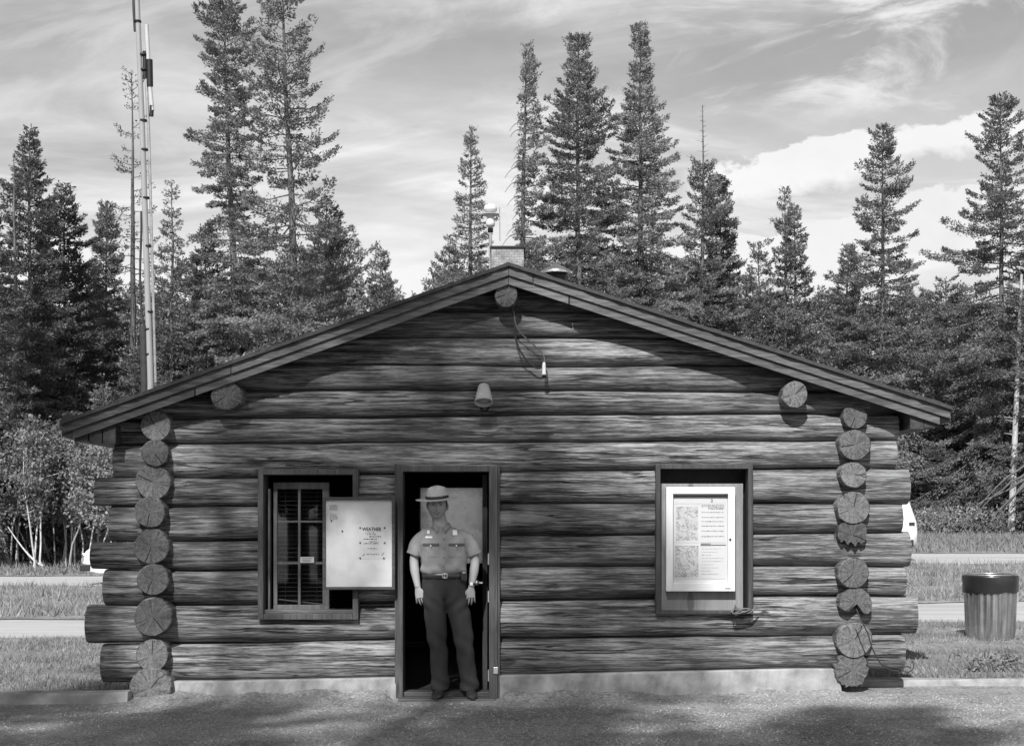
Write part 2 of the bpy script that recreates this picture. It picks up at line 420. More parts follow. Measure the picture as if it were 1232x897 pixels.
ysn = np.concatenate([np.linspace(-120, 2, 16), np.linspace(3, 60, 115), np.linspace(63, 200, 30), np.linspace(240, 900, 10)])
sheet('ground', xs, ysn, M_GND)
xr = np.linspace(-60, 60, 241)
sheet('turf', np.linspace(-60, -3.2, 120), np.linspace(13.0, 19.7, 15), M_TURF, 0.02, 0.02, 1)
sheet('turf', np.linspace(3.0, 60, 120), np.linspace(13.5, 19.7, 15), M_TURF, 0.02, 0.02, 2)
sheet('turf', np.linspace(-3.2, 3.0, 12), np.linspace(18.6, 19.7, 4), M_TURF, 0.02)
sheet('road', xr, np.linspace(19.4, 23.6, 12), M_ROAD, 0.008, 0.06, 3)
sheet('turf', xr, np.linspace(23.3, 35.6, 20), M_TURF, 0.02, 0.16, 4)
sheet('road', xr, np.linspace(35.2, 42.2, 12), M_ROAD, 0.008, 0.05, 5)
sheet('turf', xr, np.linspace(41.8, 120, 60), M_TURF, 0.02, 0.15, 6)

def kerb(x0, x1, y0, y1, z0, z1, seed):
    rg = random.Random(seed); mb = MB(); n = 26; rings = []
    for i in range(n + 1):
        x = x0 + (x1 - x0) * i / n; j = lambda a: rg.uniform(-a, a)
        rings.append([Vector((x, y0 + j(.012), z0)), Vector((x, y0 + .015 + j(.015), z1 - .02 + j(.01))), Vector((x, y0 + .04 + j(.01), z1 + j(.008))),
                      Vector((x, y1 - .02 + j(.01), z1 + j(.008))), Vector((x, y1, z0))])
    mb.rings(rings, 0, False); return mb.build('kerb', M_CONC)
tag(kerb(-14, -3.36, 12.72, 12.95, -0.05, 0.10, 1), kind='structure')
tag(kerb(3.18, 14, 13.35, 13.6, 0.0, 0.145, 2), kind='structure')

# ------------------------------------------------------------------ log cabin
CAB = empty('log_cabin', (0, 13, 0), 'single storey log cabin with low gabled roof, open doorway and crossed log corners', 'cabin')
YW = 13.0
def lerp3(tab, px):
    (x0, y0), (x1, y1), (x2, y2) = tab
    return np.interp(px, [x0, x1, x2], [y0, y1, y2]) if x0 <= px <= x2 else (y0 + (y1 - y0) * (px - x0) / (x1 - x0) if px < x0 else y2 + (y2 - y1) * (px - x1) / (x2 - x1) * 0 + 0)
BND = [  # y of the joints between the wall logs at px 250, 650, 960
    (822, 814, 808), (774, 768, 764), (729, 721, 717), (685, 682, 681), (651, 643.6, 641), (609, 604.6, 606),
    (574, 566.5, 562), (533, 530, 529.6), (503, 499, 497), (469, 469, 470), (436, 439, 440), (404, 406, 407), (374, 374, 374), (340, 340, 340)]
ENDS = [(125, 1085), (107, 1100), (128, 1086), (113, 1092), (135, 1082), (118, 1091), (140, 1075), (145, 1077)]
OPEN = [(311, 430, 565, 744), (478, 598, 561, 900), (790, 904, 559, 737)]     # left window, door, right window recess (px)
def roof_top(x):        # top of the roof in the gable plane
    return 3.836 + (2.473 - 3.836) * (x + .029) / (-3.9 + .029) if x < -.029 else 3.836 + (2.603 - 3.836) * (x + .029) / (3.80 + .029)
for k in range(13):
    bot, top = BND[k], BND[k + 1]
    def wav(i, x): return .006 * math.sin(x * 1.15 + i * 2.4) + .003 * math.sin(x * 2.9 + i * 4.1) + .0015 * math.sin(x * 7.3 + i * 1.7)
    def zb(x): return az(np.interp(x * FPX / YW + CX, [250, 650, 960], bot), YW) + wav(k, x) * (k > 0)
    def zt(x): return az(np.interp(x * FPX / YW + CX, [250, 650, 960], top), YW) + wav(k + 1, x)
    if k < 8: xa, xb = ax(ENDS[k][0], 13.15), ax(ENDS[k][1], 13.15)
    else:
        zm = zb(0)
        xs_ = [x for x in np.linspace(-3.3, 3.2, 400) if roof_top(x) - 0.09 > zm]; xa, xb = min(xs_), max(xs_)
    cuts = []
    for (a, b, t0, b0) in OPEN:
        xa0, xb0 = ax(a, YW), ax(b, YW); zlo, zhi = az(b0, YW), az(t0, YW)
        zc0 = (zb(xa0) + zt(xa0)) / 2
        if zlo < zc0 < zhi: cuts.append((xa0, xb0))
    segs = []; c0 = xa
    for (p, q) in cuts: segs.append((c0, p)); c0 = q
    segs.append((c0, xb))
    rg = np.random.RandomState(100 + k)
    ph = rg.rand(8) * 6.28
    for (p, q) in segs:
        mb = MB()
        st = list(np.linspace(p, q, max(3, int((q - p) / 0.05))))
        for (a, b, t0, b0) in OPEN:
            for xe in (ax(a, YW), ax(b, YW)):
                if p + .01 < xe < q - .01: st += [xe - .001, xe + .001]
        st = sorted(st); NR = 88; rings = []
        checks = [(rg.uniform(.15, .95), rg.uniform(p, q), rg.uniform(.5, 1.8), rg.uniform(.008, .016), rg.rand() * 6) for _ in range(2 if q - p < 1.2 else 3 + int((q - p) / 2))] + [(rg.uniform(-.5, .2), rg.uniform(p, q), rg.uniform(.3, 1.2), rg.uniform(.006, .012), rg.rand() * 6) for _ in range(2)]
        for x in st:
            z0, z1 = zb(x), zt(x); r = (z1 - z0) / 2 * 1.004; zc = (z0 + z1) / 2
            yc = YW + .008 + r * .91
            r *= 1 + 0.018 * math.sin(x * 1.7 + ph[0]) + 0.012 * math.sin(x * 4.1 + ph[1])
            edge = min(x - xa, xb - x); rr = r * (0.985 if edge < 0.012 else 1.0)
            ring = []
            for j in range(NR):
                a = 2 * math.pi * j / NR
                w = 1 + 0.010 * math.sin(3 * a + ph[2] + x * .8) + 0.010 * math.sin(5 * a + ph[3] - x * 1.3) + 0.006 * math.sin(9 * a + ph[4] + 2.3 * x + math.sin(x * 3))
                fl = 1.0 - 0.10 * max(0, -math.cos(a)) ** 2       # the hewn face is a little flatter than round
                if math.cos(a) < 0:          # drying checks: narrow grooves along the grain
                    el_ = math.atan2(math.sin(a), -math.cos(a))
                    for ca_, cx_, cl_, cd_, cp_ in checks:
                        f = 1 - ((x - cx_) / cl_) ** 2
                        if f > 0:
                            dl_ = (el_ - ca_ - .05 * math.sin(x * 2.3 + cp_) - .02 * math.sin(x * 9 + cp_)) / .055
                            if abs(dl_) < 1.6: w -= cd_ / rr * math.exp(-dl_ * dl_) * min(1, f * 2.5)
                y = yc + rr * w * fl * math.cos(a); z = zc + rr * w * math.sin(a)
                for (oa, ob, t0, b0) in OPEN:
                    if ax(oa, YW) - .0005 < x < ax(ob, YW) + .0005:
                        lo, hi = az(b0, YW), az(t0, YW)
                        if zc >= hi: z = max(z, hi)
                        elif zc <= lo: z = min(z, lo)
                if k >= 7: z = min(z, roof_top(x) - .075)
                ring.append(Vector((x, y, z)))
            rings.append(ring)
        mb.rings(rings)
        mb.build('wall_log', M_LOGX, CAB)

# logs of the side walls, their sawn ends stacked at the two corners
LEFT = [(187, 512, 18.5), (186, 545, 16.5), (184, 580, 21.5), (180, 616, 19), (182, 657, 22), (184, 697, 19.5), (184, 742, 23.5), (183, 788, 20), (181, 828, 26)]
RIGHT = [(1029, 501, 15), (1029, 535, 19), (1027, 571, 16), (1027, 611, 20), (1024, 647, 18), (1027, 689, 19), (1029, 724, 20), (1028, 770, 22), (1025, 806, 21)]
YE = 12.92
def log_y(px, py, r_px, y0, y1, name='corner_log', clampz=None, squash=1.0, seed=0, rough=0.0, parent=CAB):
    rg = np.random.RandomState(seed); X, Z = ax(px, y0), az(py, y0); r = r_px * y0 / FPX
    ph = rg.rand(6) * 6.28; mb = MB(); NR = 40; rings = []
    prof = [(0, .93), (.006, .975), (.015, 1.0), (.05, 1.0), (.15, 1.0), (.3, 1.01), (.6, 1.0), (1.2, 1), (y1 - y0, 1)]
    ridg = rg.randn(NR) * rough
    for (dyy, s) in prof:
        ring = []
        for j in range(NR):
            a = 2 * math.pi * j / NR
            w = r * s * (1 + .02 * math.sin(2 * a + ph[0]) + .015 * math.sin(3 * a + ph[1]) + .008 * math.sin(7 * a + ph[2]) + ridg[j])
            z = Z + w * squash * math.sin(a)
            if clampz is not None: z = min(z, clampz) if clampz > Z else max(z, clampz)
            ring.append(Vector((X + w * math.cos(a), y0 + dyy + .004 * math.sin(a + ph[3]), z)))
        rings.append(ring)
    n = NR; V = [p for q in rings for p in q]; K = len(rings)
    mb.add(V, [(i * n + j, i * n + (j + 1) % n, (i + 1) * n + (j + 1) % n, (i + 1) * n + j) for i in range(K - 1) for j in range(n)], 0, True)
    mb.add(rings[0], [tuple(range(n))], 1); mb.add(rings[-1], [tuple(range(n))], 0)
    return mb.build(name, [M_LOGY, M_END], parent, (X, y0, Z))
for i, (px, py, r) in enumerate(LEFT):
    log_y(px, py, r, YE + random.uniform(-.03, .03), 18.3, seed=i, clampz=-0.02 if i == 8 else None)
for i, (px, py, r) in enumerate(RIGHT):
    rot = {4: 13.02, 6: 13.02}.get(i, YE + random.uniform(-.03, .03))
    if i in (4, 6): px, py, r = 616 + (px - 616) * YE / 13.02, 626 + (py - 626) * YE / 13.02, r * .95
    o = log_y(px, py, r, rot, 18.3, seed=40 + i, clampz=az(490.5, YE) if i == 0 else None, rough=0.07 if i == 8 else 0.0)
    if i == 8: o['label'] = 'shaggy rotten log end at the foot of the right corner'
def broken(pts, y0, y1):
    mb = MB(); poly = [(ax(a, y0), az(b, y0)) for a, b in pts]; n = len(poly)
    cx = sum(p[0] for p in poly) / n; cz = sum(p[1] for p in poly) / n
    mb.add([(x, y0, z) for x, z in poly], [tuple(range(n))], 1)
    mb.add([(x, y0, z) for x, z in poly] + [(x, y1, z) for x, z in poly], [(i, i + n, (i + 1) % n + n, (i + 1) % n) for i in range(n)], 0)
    o = mb.build('corner_log', [M_LOGY, M_END], CAB, (cx, y0, cz)); o['label'] = 'split log end with a jagged broken lower edge'
broken([(1009, 633), (1013, 629), (1024, 627), (1036, 628), (1042, 631), (1043, 640), (1041, 651), (1036, 654), (1033, 651), (1029, 657), (1024, 651), (1020, 655), (1016, 649), (1012, 652), (1008, 645)], YE + .01, 13.1)
broken([(1010, 724), (1013, 715), (1019, 709), (1028, 706), (1038, 708), (1045, 714), (1049, 723), (1049, 733), (1044, 738), (1039, 737), (1035, 731), (1031, 726), (1026, 730), (1020, 735), (1014, 733), (1010, 730)], YE - .01, 13.1)

# purlins carrying the roof
for i, (px, py, r, sq) in enumerate([(609, 355, 14, 1.05), (272.5, 476, 19, .95), (956.5, 474.5, 15.5, 1.08)]):
    log_y(px, py, r, 12.83, 18.6, 'purlin', squash=sq, seed=70 + i)

# roof
YF = 12.78
RX, RZ, LXE, LZE, RXE, RZE = ax(612, YF), az(316, YF), ax(73, YF), az(507, YF), ax(1145, YF), az(489, YF)
def roof_poly(d0, d1):      # slab between d0 and d1 below the roof top
    return [(LXE, LZE - d0), (RX, RZ - d0), (RXE, RZE - d0), (RXE, RZE - d1), (RX, RZ - d1), (LXE, LZE - d1)]
mb = MB()
for side in (0, 1):
    q = roof_poly(.035, .13)
    q = [q[0], q[1], q[4], q[5]] if side == 0 else [q[1], q[2], q[3], q[4]]
    mb.prism(q, YF + .03, 18.9, 1)
    n = 60; x0, z0, x1, z1 = (LXE, LZE, RX, RZ) if side == 0 else (RX, RZ, RXE, RZE)
    rg = np.random.RandomState(5 + side); rings = []
    for i in range(n + 1):           # roofing felt with a worn, lifted front edge
        f = i / n; x = x0 + (x1 - x0) * f; z = z0 + (z1 - z0) * f
        lift = max(0, rg.randn()) * (0.02 if (side == 0 and f < .2) else 0.004)
        yy = YF - .03 + rg.randn() * .006
        rings.append([Vector((x, yy, z - .03)), Vector((x, yy, z + lift)), Vector((x, 18.95, z)), Vector((x, 18.95, z - .03))])
    mb.rings(rings, 0, False)
ROOF = mb.build('roof', [M_ROOF, M_BY], CAB)
def fascia(side, d0, d1, y0, y1, frm=0.0, to=1.0):
    mbf = MB(); x0, z0, x1, z1 = (RX, RZ, LXE, LZE) if side == 0 else (RX, RZ, RXE, RZE)
    pts = [(x0 + (x1 - x0) * f, z0 + (z1 - z0) * f) for f in (frm, to)]
    mbf.prism([(pts[0][0], pts[0][1] - d0), (pts[1][0], pts[1][1] - d0), (pts[1][0], pts[1][1] - d1), (pts[0][0], pts[0][1] - d1)], y0, y1)
    return mbf.build('fascia_board', M_BX, ROOF)
for side, joint in ((0, .62), (1, .055)):
    for a, b in ((0.0005, joint - .001), (joint + .001, .997)):
        fascia(side, .032, .108, YF, YF + .027, a, b)
    for a, b in ((0.0005, joint + .08), (joint + .083, .975)):
        fascia(side, .112, .185, YF + .024, YF + .055, a, b)
for X, Z in ((ax(100, 12.9), az(525, 12.9)), (ax(118, 12.9), az(527, 12.9)), (ax(133, 12.9), az(528, 12.9)), (ax(1118, 12.9), az(508, 12.9)), (ax(1101, 12.9), az(510, 12.9))):
    mbf = MB(); mbf.box(X - .06, X + .06, 12.84, 18.8, Z - .045, Z + .12); mbf.build('eave_beam', M_BY, ROOF)

# chimney and vent on the roof
mb = MB(); YC = 15.6
mb.box(ax(591, YC), ax(630, YC), YC, YC + .4, 3.3, az(298.5, YC), 0)
mb.box(ax(589.5, YC), ax(632, YC), YC - .015, YC + .415, az(298.3, YC), az(296, YC), 1)
def brick_mat():
    m, t, b = mat_new('chimney_brick'); tcn = t.node('ShaderNodeTexCoord')
    x, y, z = t.sep(tcn.outputs['Object']); br = t.node('ShaderNodeTexBrick'); t.put(br.inputs['Vector'], t.vec(x, z, 0.0))
    br.inputs['Scale'].default_value = 9; br.inputs['Color1'].default_value = (.2, .2, .2, 1); br.inputs['Color2'].default_value = (.28, .28, .28, 1); br.inputs['Mortar'].default_value = (.12, .12, .12, 1)
    n = t.noise(tcn.outputs['Object'], 14, 5, .6); s = t.node('ShaderNodeSeparateColor'); t.link(br.outputs[0], s.inputs[0])
    grey_out(t, b, t.math('MULTIPLY', s.outputs[0], t.maprange(n, .3, .7, .7, 1.3, False)), .9, n, .3); return m
chim = mb.build('chimney', [brick_mat(), M_BLACK], ROOF)
mb = MB(); YV = 15.2; vx = ax(669, YV)
mb.lathe((vx, YV, 3.35), [(.11, 0), (.11, az(328, YV) - 3.35)], 20, 1)
mb.lathe((vx, YV, az(327.5, YV)), [(.17, -.02), (.175, 0), (.10, .045), (.03, .078), (0.001, .085)], 24, 0)
mb.build('vent_hood', [M_GALV, M_BLACK], ROOF)

# footing, floor, step, linings
mb = MB(); rg = np.random.RandomState(3); rings = []; da, db = ax(476, 12.95), ax(600, 12.95)
for x in sorted(list(np.linspace(-3.1, 2.93, 160)) + [da, da + .004, db - .004, db]):
    zt_ = az(np.interp(x * FPX / 13 + CX, [250, 650, 960], [823, 815, 808]), 13) + .03
    if da < x < db: zt_ = .012
    rings.append([Vector((x, 12.972 + rg.randn() * .004, -.1)), Vector((x, 12.972 + rg.randn() * .004, zt_ * .5)), Vector((x, 12.978 + rg.randn() * .003, zt_ - .01)), Vector((x, 12.99, zt_)), Vector((x, 13.3, zt_)), Vector((x, 13.3, -.1))])
mb.rings(rings, 0, False); mb.build('footing', M_CONC, CAB)
mb = MB(); rings = []          # gravel swept up against the footing
for x in np.linspace(-3.6, 3.5, 240):
    ed = max(0, min(1, (x + 3.6) / .5, (3.5 - x) / .6)); k_ = .25 if da - .05 < x < db + .05 else 1.0
    rings.append([Vector((x, y, (z * k_ * (1 + .25 * math.sin(x * 3.1) + .15 * math.sin(x * 11 + 2)) + (rg.randn() * .005 if z > .01 else 0)) * ed - .003)) for y, z in ((12.05, 0), (12.2, .003), (12.4, .012), (12.6, .026), (12.78, .046), (12.90, .070), (13.0, .085))])
n_ = 7; V = [q for r_ in rings for q in r_]; mb.add(V, [(i * n_ + j, (i + 1) * n_ + j, (i + 1) * n_ + j + 1, i * n_ + j + 1) for i in range(len(rings) - 1) for j in range(n_ - 1)], 0, True)
tag(mb.build('ground', M_GND), kind='structure')
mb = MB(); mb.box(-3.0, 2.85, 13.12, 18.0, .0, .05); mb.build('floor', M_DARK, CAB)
mb = MB(); dl, dr = ax(479, 12.9), ax(597, 12.9)
mb.box(dl, dr, 12.82, 13.13, -.05, .034, bev=.006); mb.box(dl + .02, dr - .02, 13.0, 13.2, .034, .075, bev=.006)
mb.build('door_step', M_BXD, CAB)
def holed(mb, x0, x1, z0, z1, y0, y1, holes):
    """a wall slab with rectangular holes, butted out of boxes"""
    xsx = sorted({x0, x1} | {q for h in holes for q in h[:2]})
    for a, b in zip(xsx[:-1], xsx[1:]):
        hs = sorted([(h[2], h[3]) for h in holes if h[0] < (a + b) / 2 < h[1]]); c = z0
        for lo, hi in hs:
            if lo > c: mb.box(a, b, y0, y1, c, lo)
            c = hi
        if c < z1: mb.box(a, b, y0, y1, c, z1)
op = lambda a, b, t, bt, Y: (ax(a, Y), ax(b, Y), max(az(bt, Y), .05), az(t, Y))
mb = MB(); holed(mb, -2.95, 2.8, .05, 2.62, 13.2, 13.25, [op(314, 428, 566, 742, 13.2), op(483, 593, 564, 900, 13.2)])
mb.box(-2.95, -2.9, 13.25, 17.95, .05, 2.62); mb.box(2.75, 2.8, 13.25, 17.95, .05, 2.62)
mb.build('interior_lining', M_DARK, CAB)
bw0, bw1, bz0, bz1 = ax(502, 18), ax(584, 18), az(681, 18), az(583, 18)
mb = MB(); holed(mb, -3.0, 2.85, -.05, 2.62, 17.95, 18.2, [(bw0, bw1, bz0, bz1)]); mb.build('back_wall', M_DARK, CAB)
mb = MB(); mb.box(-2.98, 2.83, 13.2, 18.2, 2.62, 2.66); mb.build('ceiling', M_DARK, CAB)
mb = MB(); mb.box(-1.35, -.1, 17.85, 17.945, .052, .075); mb.box(-1.35, -.1, 17.92, 17.945, .09, .12); mb.build('skirting_board', M_PLY, CAB)
def frame_boxes(mb, x0, x1, z0, z1, y0, y1, w, wb=None):
    wb = w if wb is None else wb
    mb.box(x0, x0 + w, y0, y1, z0, z1, bev=.004); mb.box(x1 - w, x1, y0, y1, z0, z1, bev=.004)
    mb.box(x0 + w, x1 - w, y0, y1, z1 - w, z1, bev=.004); mb.box(x0 + w, x1 - w, y0, y1, z0, z0 + wb, bev=.004)
W = empty('back_window', (0, 18, 1.5), None, None); adopt(W, CAB)
mb = MB(); frame_boxes(mb, bw0 + .001, bw1 - .001, bz0 + .001, bz1 - .001, 17.94, 18.21, .035); mb.build('frame', M_BXD, W)
mb = MB(); mb.box(bw0 + .035, bw1 - .035, 18.10, 18.106, bz0 + .035, bz1 - .035); mb.build('pane', glass('brightened_glass', .4, .97, .85), W)  # scattering pane stands in for the bright view outside

# door frame, hinges, open door leaf
YFR = 12.955
x0, x1, zt0 = ax(477.5, YFR), ax(598.5, YFR), az(560, YFR)
DF = None
mb = MB()
mb.box(x0, x0 + .052, YFR, 13.26, .0, zt0, 0, bev=.004); mb.box(x1 - .075, x1, YFR, 13.26, .0, zt0, 0, bev=.004)
mb.box(x0 + .052, x1 - .075, YFR, 13.26, zt0 - .052, zt0, 0, bev=.004)
mb.box(x0 - .02, x0 - .001, YFR + .02, 13.1, .0, zt0 + .015, 0); mb.box(x1 + .001, x1 + .02, YFR + .02, 13.1, .0, zt0 + .015, 0)
DF = mb.build('door_frame', M_BZ, CAB)
for zh in (672, 717, 812):
    mb = MB(); zc = az(zh, 13); mb.box(x1 - .079, x1 - .0755, 12.99, 13.06, zc - .05, zc + .05); mb.tube([(x1 - .079, 12.985, zc - .05), (x1 - .079, 12.985, zc + .05)], .008, 8)
    mb.build('hinge', M_BRASS, DF)
mb = MB(); zc = az(806, 12.95); mb.box(x1 - .035, x1 + .005, YFR - .012, YFR - .001, zc - .03, zc + .03, bev=.003); mb.build('latch_plate', M_BRASS, DF)
mb = MB(); mb.box(x1 - .14, x1 - .095, 13.3, 14.15, .06, zt0 - .07, bev=.004)
DL = mb.build('door_leaf', M_BZ, CAB)
mb = MB(); mb.tube([(x1 - .14, 14.05, 1.0), (x1 - .19, 14.05, 1.0)], .012, 10); mb.lathe((x1 - .21, 14.05, 1.0), [(.001, -.03), (.022, -.02), (.03, 0), (.022, .02), (.001, .03)], 12); mb.build('handle', M_BRASS, DL)

# left window with its blind
W = empty('window', (ax(370, YFR), 13, 1.4), None, None); adopt(W, CAB)
x0, x1, z0, z1 = ax(310, YFR), ax(431, YFR), az(745, YFR), az(564, YFR)
mb = MB(); frame_boxes(mb, x0, x1, z0, z1, YFR, 13.27, .05, .05); mb.build('frame', M_BZ, W)
mb = MB(); mb.box(x0 + .052, x1 - .052, 12.99, 13.25, z0 + .051, z0 + .085, bev=.004); mb.build('sill', M_BX, W)
YS = 13.12; sx = lambda p: ax(p, YS); sz = lambda p: az(p, YS)
mb = MB()
for a, b in ((329, 333.5), (358.5, 361.5), (388, 396)): mb.box(sx(a), sx(b), YS, YS + .035, sz(727), sz(588), bev=.003)
mb.box(sx(329), sx(396), YS - .002, YS + .037, sz(736), sz(727.2), bev=.003); mb.box(sx(329), sx(396), YS - .002, YS + .037, sz(588), sz(580), bev=.003)
for a in (627, 677): mb.box(sx(333.6), sx(358.4), YS + .003, YS + .032, sz(a + 1.2), sz(a - 1.2)); mb.box(sx(361.6), sx(387.9), YS + .003, YS + .032, sz(a + 1.2), sz(a - 1.2))
mb.box(sx(323.5), sx(325.8), YS - .05, YS + .03, sz(738), sz(588))
M_SASH = wood('sash_wood', 2, 0.09, 0.15, 0.6, .1, .1); mb.build('sash', M_SASH, W)
mb = MB(); mb.box(sx(333), sx(389), YS + .016, YS + .020, sz(728), sz(588)); mb.build('pane', M_GLASS, W)
mb = MB()
for i in range(26):
    zz = sz(722) + (sz(592) - sz(722)) * i / 25; mb.box(sx(333), sx(398), 13.185, 13.205, zz, zz + .003, 0, Matrix.Translation((0, 0, 0)))
for a in (342, 380): mb.box(sx(a), sx(a) + .002, 13.18, 13.183, sz(726), sz(590))
mb.tube([(sx(334), 13.17, sz(721)), (sx(360), 13.17, sz(724)), (sx(397), 13.17, sz(728))], .008, 6)
mb.build('blind', plain('blind_slats', .11, .5, .1, 5), W)
mb = MB(); mb.box(sx(361.5), sx(378), YS - .012, YS - .009, sz(676.5), sz(669.5), 0)
for i in range(3): mb.box(sx(363.5), sx(374 + i), YS - .0132, YS - .0122, sz(675.2 - i * 1.8), sz(674.6 - i * 1.8), 1)
st = mb.build('window_sticker', [M_PAPER, M_INKG], W)

# right window recess boarded with a panel
W = empty('window', (ax(847, YFR), 13, 1.4), None, None); adopt(W, CAB)
x0, x1, z0, z1 = ax(789, YFR), ax(906, YFR), az(738.5, YFR), az(558, YFR)
mb = MB(); frame_boxes(mb, x0, x1, z0, z1, YFR, 13.27, .042, .03); mb.build('frame', M_BZ, W)
YP = 13.06
mb = MB(); mb.box(ax(794.5, YP), ax(894, YP), YP, YP + .02, az(735, YP), az(581.5, YP), bev=.003)
mb.box(ax(890.5, YP), ax(892.5, YP), YP - .006, YP - .0005, az(734, YP), az(582, YP))
mb.build('backing_panel', M_PLY, W)
mb = MB()
for a, b in ((793, 802), (812, 845), (855, 884)): mb.box(ax(a, 13.0), ax(b, 13.0), 12.985, 13.058, az(738, 13), az(734.5, 13), bev=.003)
mb.build('sill', M_BXD, W)
mb = MB(); mb.box(x0 + .04, x1 - .04, 13.28, 13.29, z0, z1); mb.build('shutter', M_DARK, W)

# ------------------------------------------------------------------ things fixed to the front of the cabin
def text_verts(body, size, x, y, z, mb, mat, depth=.0012, bold=0.0, sx=1.0):
    cu = bpy.data.curves.new('lettering', 'FONT'); cu.body = body; cu.size = size; cu.extrude = depth; cu.offset = bold
    o = bpy.data.objects.new('lettering', cu); col.objects.link(o)
    dg = bpy.context.evaluated_depsgraph_get(); me = bpy.data.meshes.new_from_object(o.evaluated_get(dg))
    V = [(x + q.co.x * sx, y - q.co.z, z + q.co.y) for q in me.vertices]; F = [tuple(p.vertices) for p in me.polygons]
    mb.add(V, F, mat); bpy.data.objects.remove(o); bpy.data.curves.remove(cu); bpy.data.meshes.remove(me)

# notice board over the left window
YN = 12.86
NB = empty('notice_board', (ax(431.5, YN), YN, az(709, YN)), 'pale notice board in a thin dark frame with one pinned weather sheet', 'notice board')
x0, x1, z0, z1 = ax(388, YN), ax(475, YN), az(709, YN), az(597.5, YN)
mb = MB(); frame_boxes(mb, x0, x1, z0, z1, YN, YN + .06, .026); mb.build('frame', M_BXD, NB)
m, t, b = mat_new('faded_board'); tcn = t.node('ShaderNodeTexCoord')
n_ = t.noise(t.mapping(tcn.outputs['Object'], (5, 5, 4)), 1, 4, .55, .6); n2_ = t.noise(tcn.outputs['Object'], 60, 3, .6)
grey_out(t, b, t.math('MULTIPLY', t.maprange(n_, .3, .7, .50, .57, False), t.maprange(n2_, .3, .7, .97, 1.03, False)), .5); M_FADED = m
mb = MB(); mb.box(x0 + .026, x1 - .026, YN + .022, YN + .04, z0 + .026, z1 - .026); mb.build('panel', M_FADED, NB)
nx = lambda p: ax(p, YN); nz = lambda p: az(p, YN)
mb = MB(); yb = YN + .0205
mb.box(nx(432.5), nx(463.5), yb, yb + .0015, nz(672), nz(632.5), 0)
text_verts('WEATHER', .045, nx(435.5), yb - .0008, nz(638.3), mb, 1, .0005, .0012, .80)
rg = random.Random(4)
def scribble(mb, xa, xb, z, h, y, mat):
    x = xa
    while x < xb:
        w = rg.uniform(.006, .022); w = min(w, xb - x)
        mb.box(x, x + w, y - .0006, y, z - h * rg.uniform(.3, .6), z + h * rg.uniform(.3, .6), mat); x += w + rg.uniform(.004, .008)
for xa, xb, py, mt in ((439, 450, 640.5, 2), (441, 452, 642.5, 2), (444, 459, 645.2, 1), (437, 453, 648, 1), (444, 455, 651.3, 1), (437, 455, 653.5, 1), (442, 453, 659.5, 2), (441, 456, 666.5, 2)):
    scribble(mb, nx(xa), nx(xb), nz(py), .008, yb - .0002, mt)
for a, b_, c, d_ in ((436, 668.5, 438.5, 666), (459, 668, 461.5, 664.5)): mb.tube([(nx(a), yb - .001, nz(b_)), (nx(c), yb - .001, nz(d_))], .002, 5, 1)
mb.build('weather_sheet', [M_PAPER, M_INK, M_INKG], NB)
for a, b_ in ((433, 634.5), (462.5, 634.5), (433, 652.5), (462.5, 652.5), (433, 671), (461.5, 671), (411.5, 638.5), (398.5, 626)):
    mb = MB(); mb.lathe((nx(a), yb, nz(b_)), [(.001, .012), (.006, .009), (.007, .002), (.007, 0)], 10, 0, Matrix.Rotation(R(90), 3, 'X')); mb.build('pin', M_INK, NB)
for q, (a, b_, c, d_) in enumerate(((395.5, 613.5, 406.5, 607.3), (395.5, 624.8, 406.5, 616.5))):
    mb = MB(); mb.box(nx(a), nx(c), yb, yb + .0012, nz(b_), nz(d_), 0)
    for i in range(5): scribble(mb, nx(a + 1), nx(c - 1), nz(b_ - 1 - i * 1.3), .005, yb - .0002, 1)
    mb.build('small_card', [plain('grey_card', .5, .8, .1, 10), M_INKG], NB)

# white display case in the right window recess
YD = 12.97
DC = empty('display_case', (ax(843, YD), YD, az(711, YD)), 'white framed display case of maps and notices in the right window recess', 'display case')
x0, x1, z0, z1 = ax(801.5, YD), ax(884.5, YD), az(711, YD), az(585.5, YD); dxp = lambda p: ax(p, YD); dzp = lambda p: az(p, YD)
mb = MB(); frame_boxes(mb, x0, x1, z0, z1, YD, YD + .085, .062, .075); mb.box(x0 + .06, x1 - .06, YD + .05, YD + .084, z0 + .07, z1 - .06)
mb.build('case', M_WHITE, DC)
mb = MB(); rg = random.Random(9); yb = YD + .046
mb.box(dxp(811.5), dxp(842), yb, yb + .002, dzp(652.5), dzp(606), 0); mb.box(dxp(843.5), dxp(874.5), yb, yb + .002, dzp(652.5), dzp(606), 0)
mb.box(dxp(811.5), dxp(842), yb, yb + .002, dzp(696), dzp(654), 0); mb.box(dxp(843.5), dxp(874.5), yb, yb + .002, dzp(696), dzp(654), 0)
mb.box(dxp(811.5), dxp(874.5), yb + .001, yb + .003, dzp(605.5), dzp(598), 0)
L = mb.build('notice_sheet', [M_PAPER], DC)
mb = MB(); ys_ = yb - .0004
for py, k in ((607.5, 1), (609, 1), (610.5, 2), (612, 2), (616, 1), (622, 1), (627, 1), (632.5, 1), (638.5, 1), (645, 1)):
    scribble(mb, dxp(845 + (8 if k == 2 else 0)), dxp(872), dzp(py), .008, ys_, 1)
for i in range(9): scribble(mb, dxp(845), dxp(rg.uniform(855, 872)), dzp(660 + i * 3.8), .004, ys_, 1)
mb.box(dxp(843.5), dxp(874.5), ys_ - .0006, ys_, dzp(656), dzp(655), 0); mb.box(dxp(844), dxp(856), ys_ - .0012, ys_ - .0007, dzp(656.5), dzp(653.5), 1)
text_verts('2', .038, dxp(856), ys_, dzp(603.5), mb, 0, .0005, .0008)
mb.build('print', [M_INK, M_INKG], DC)
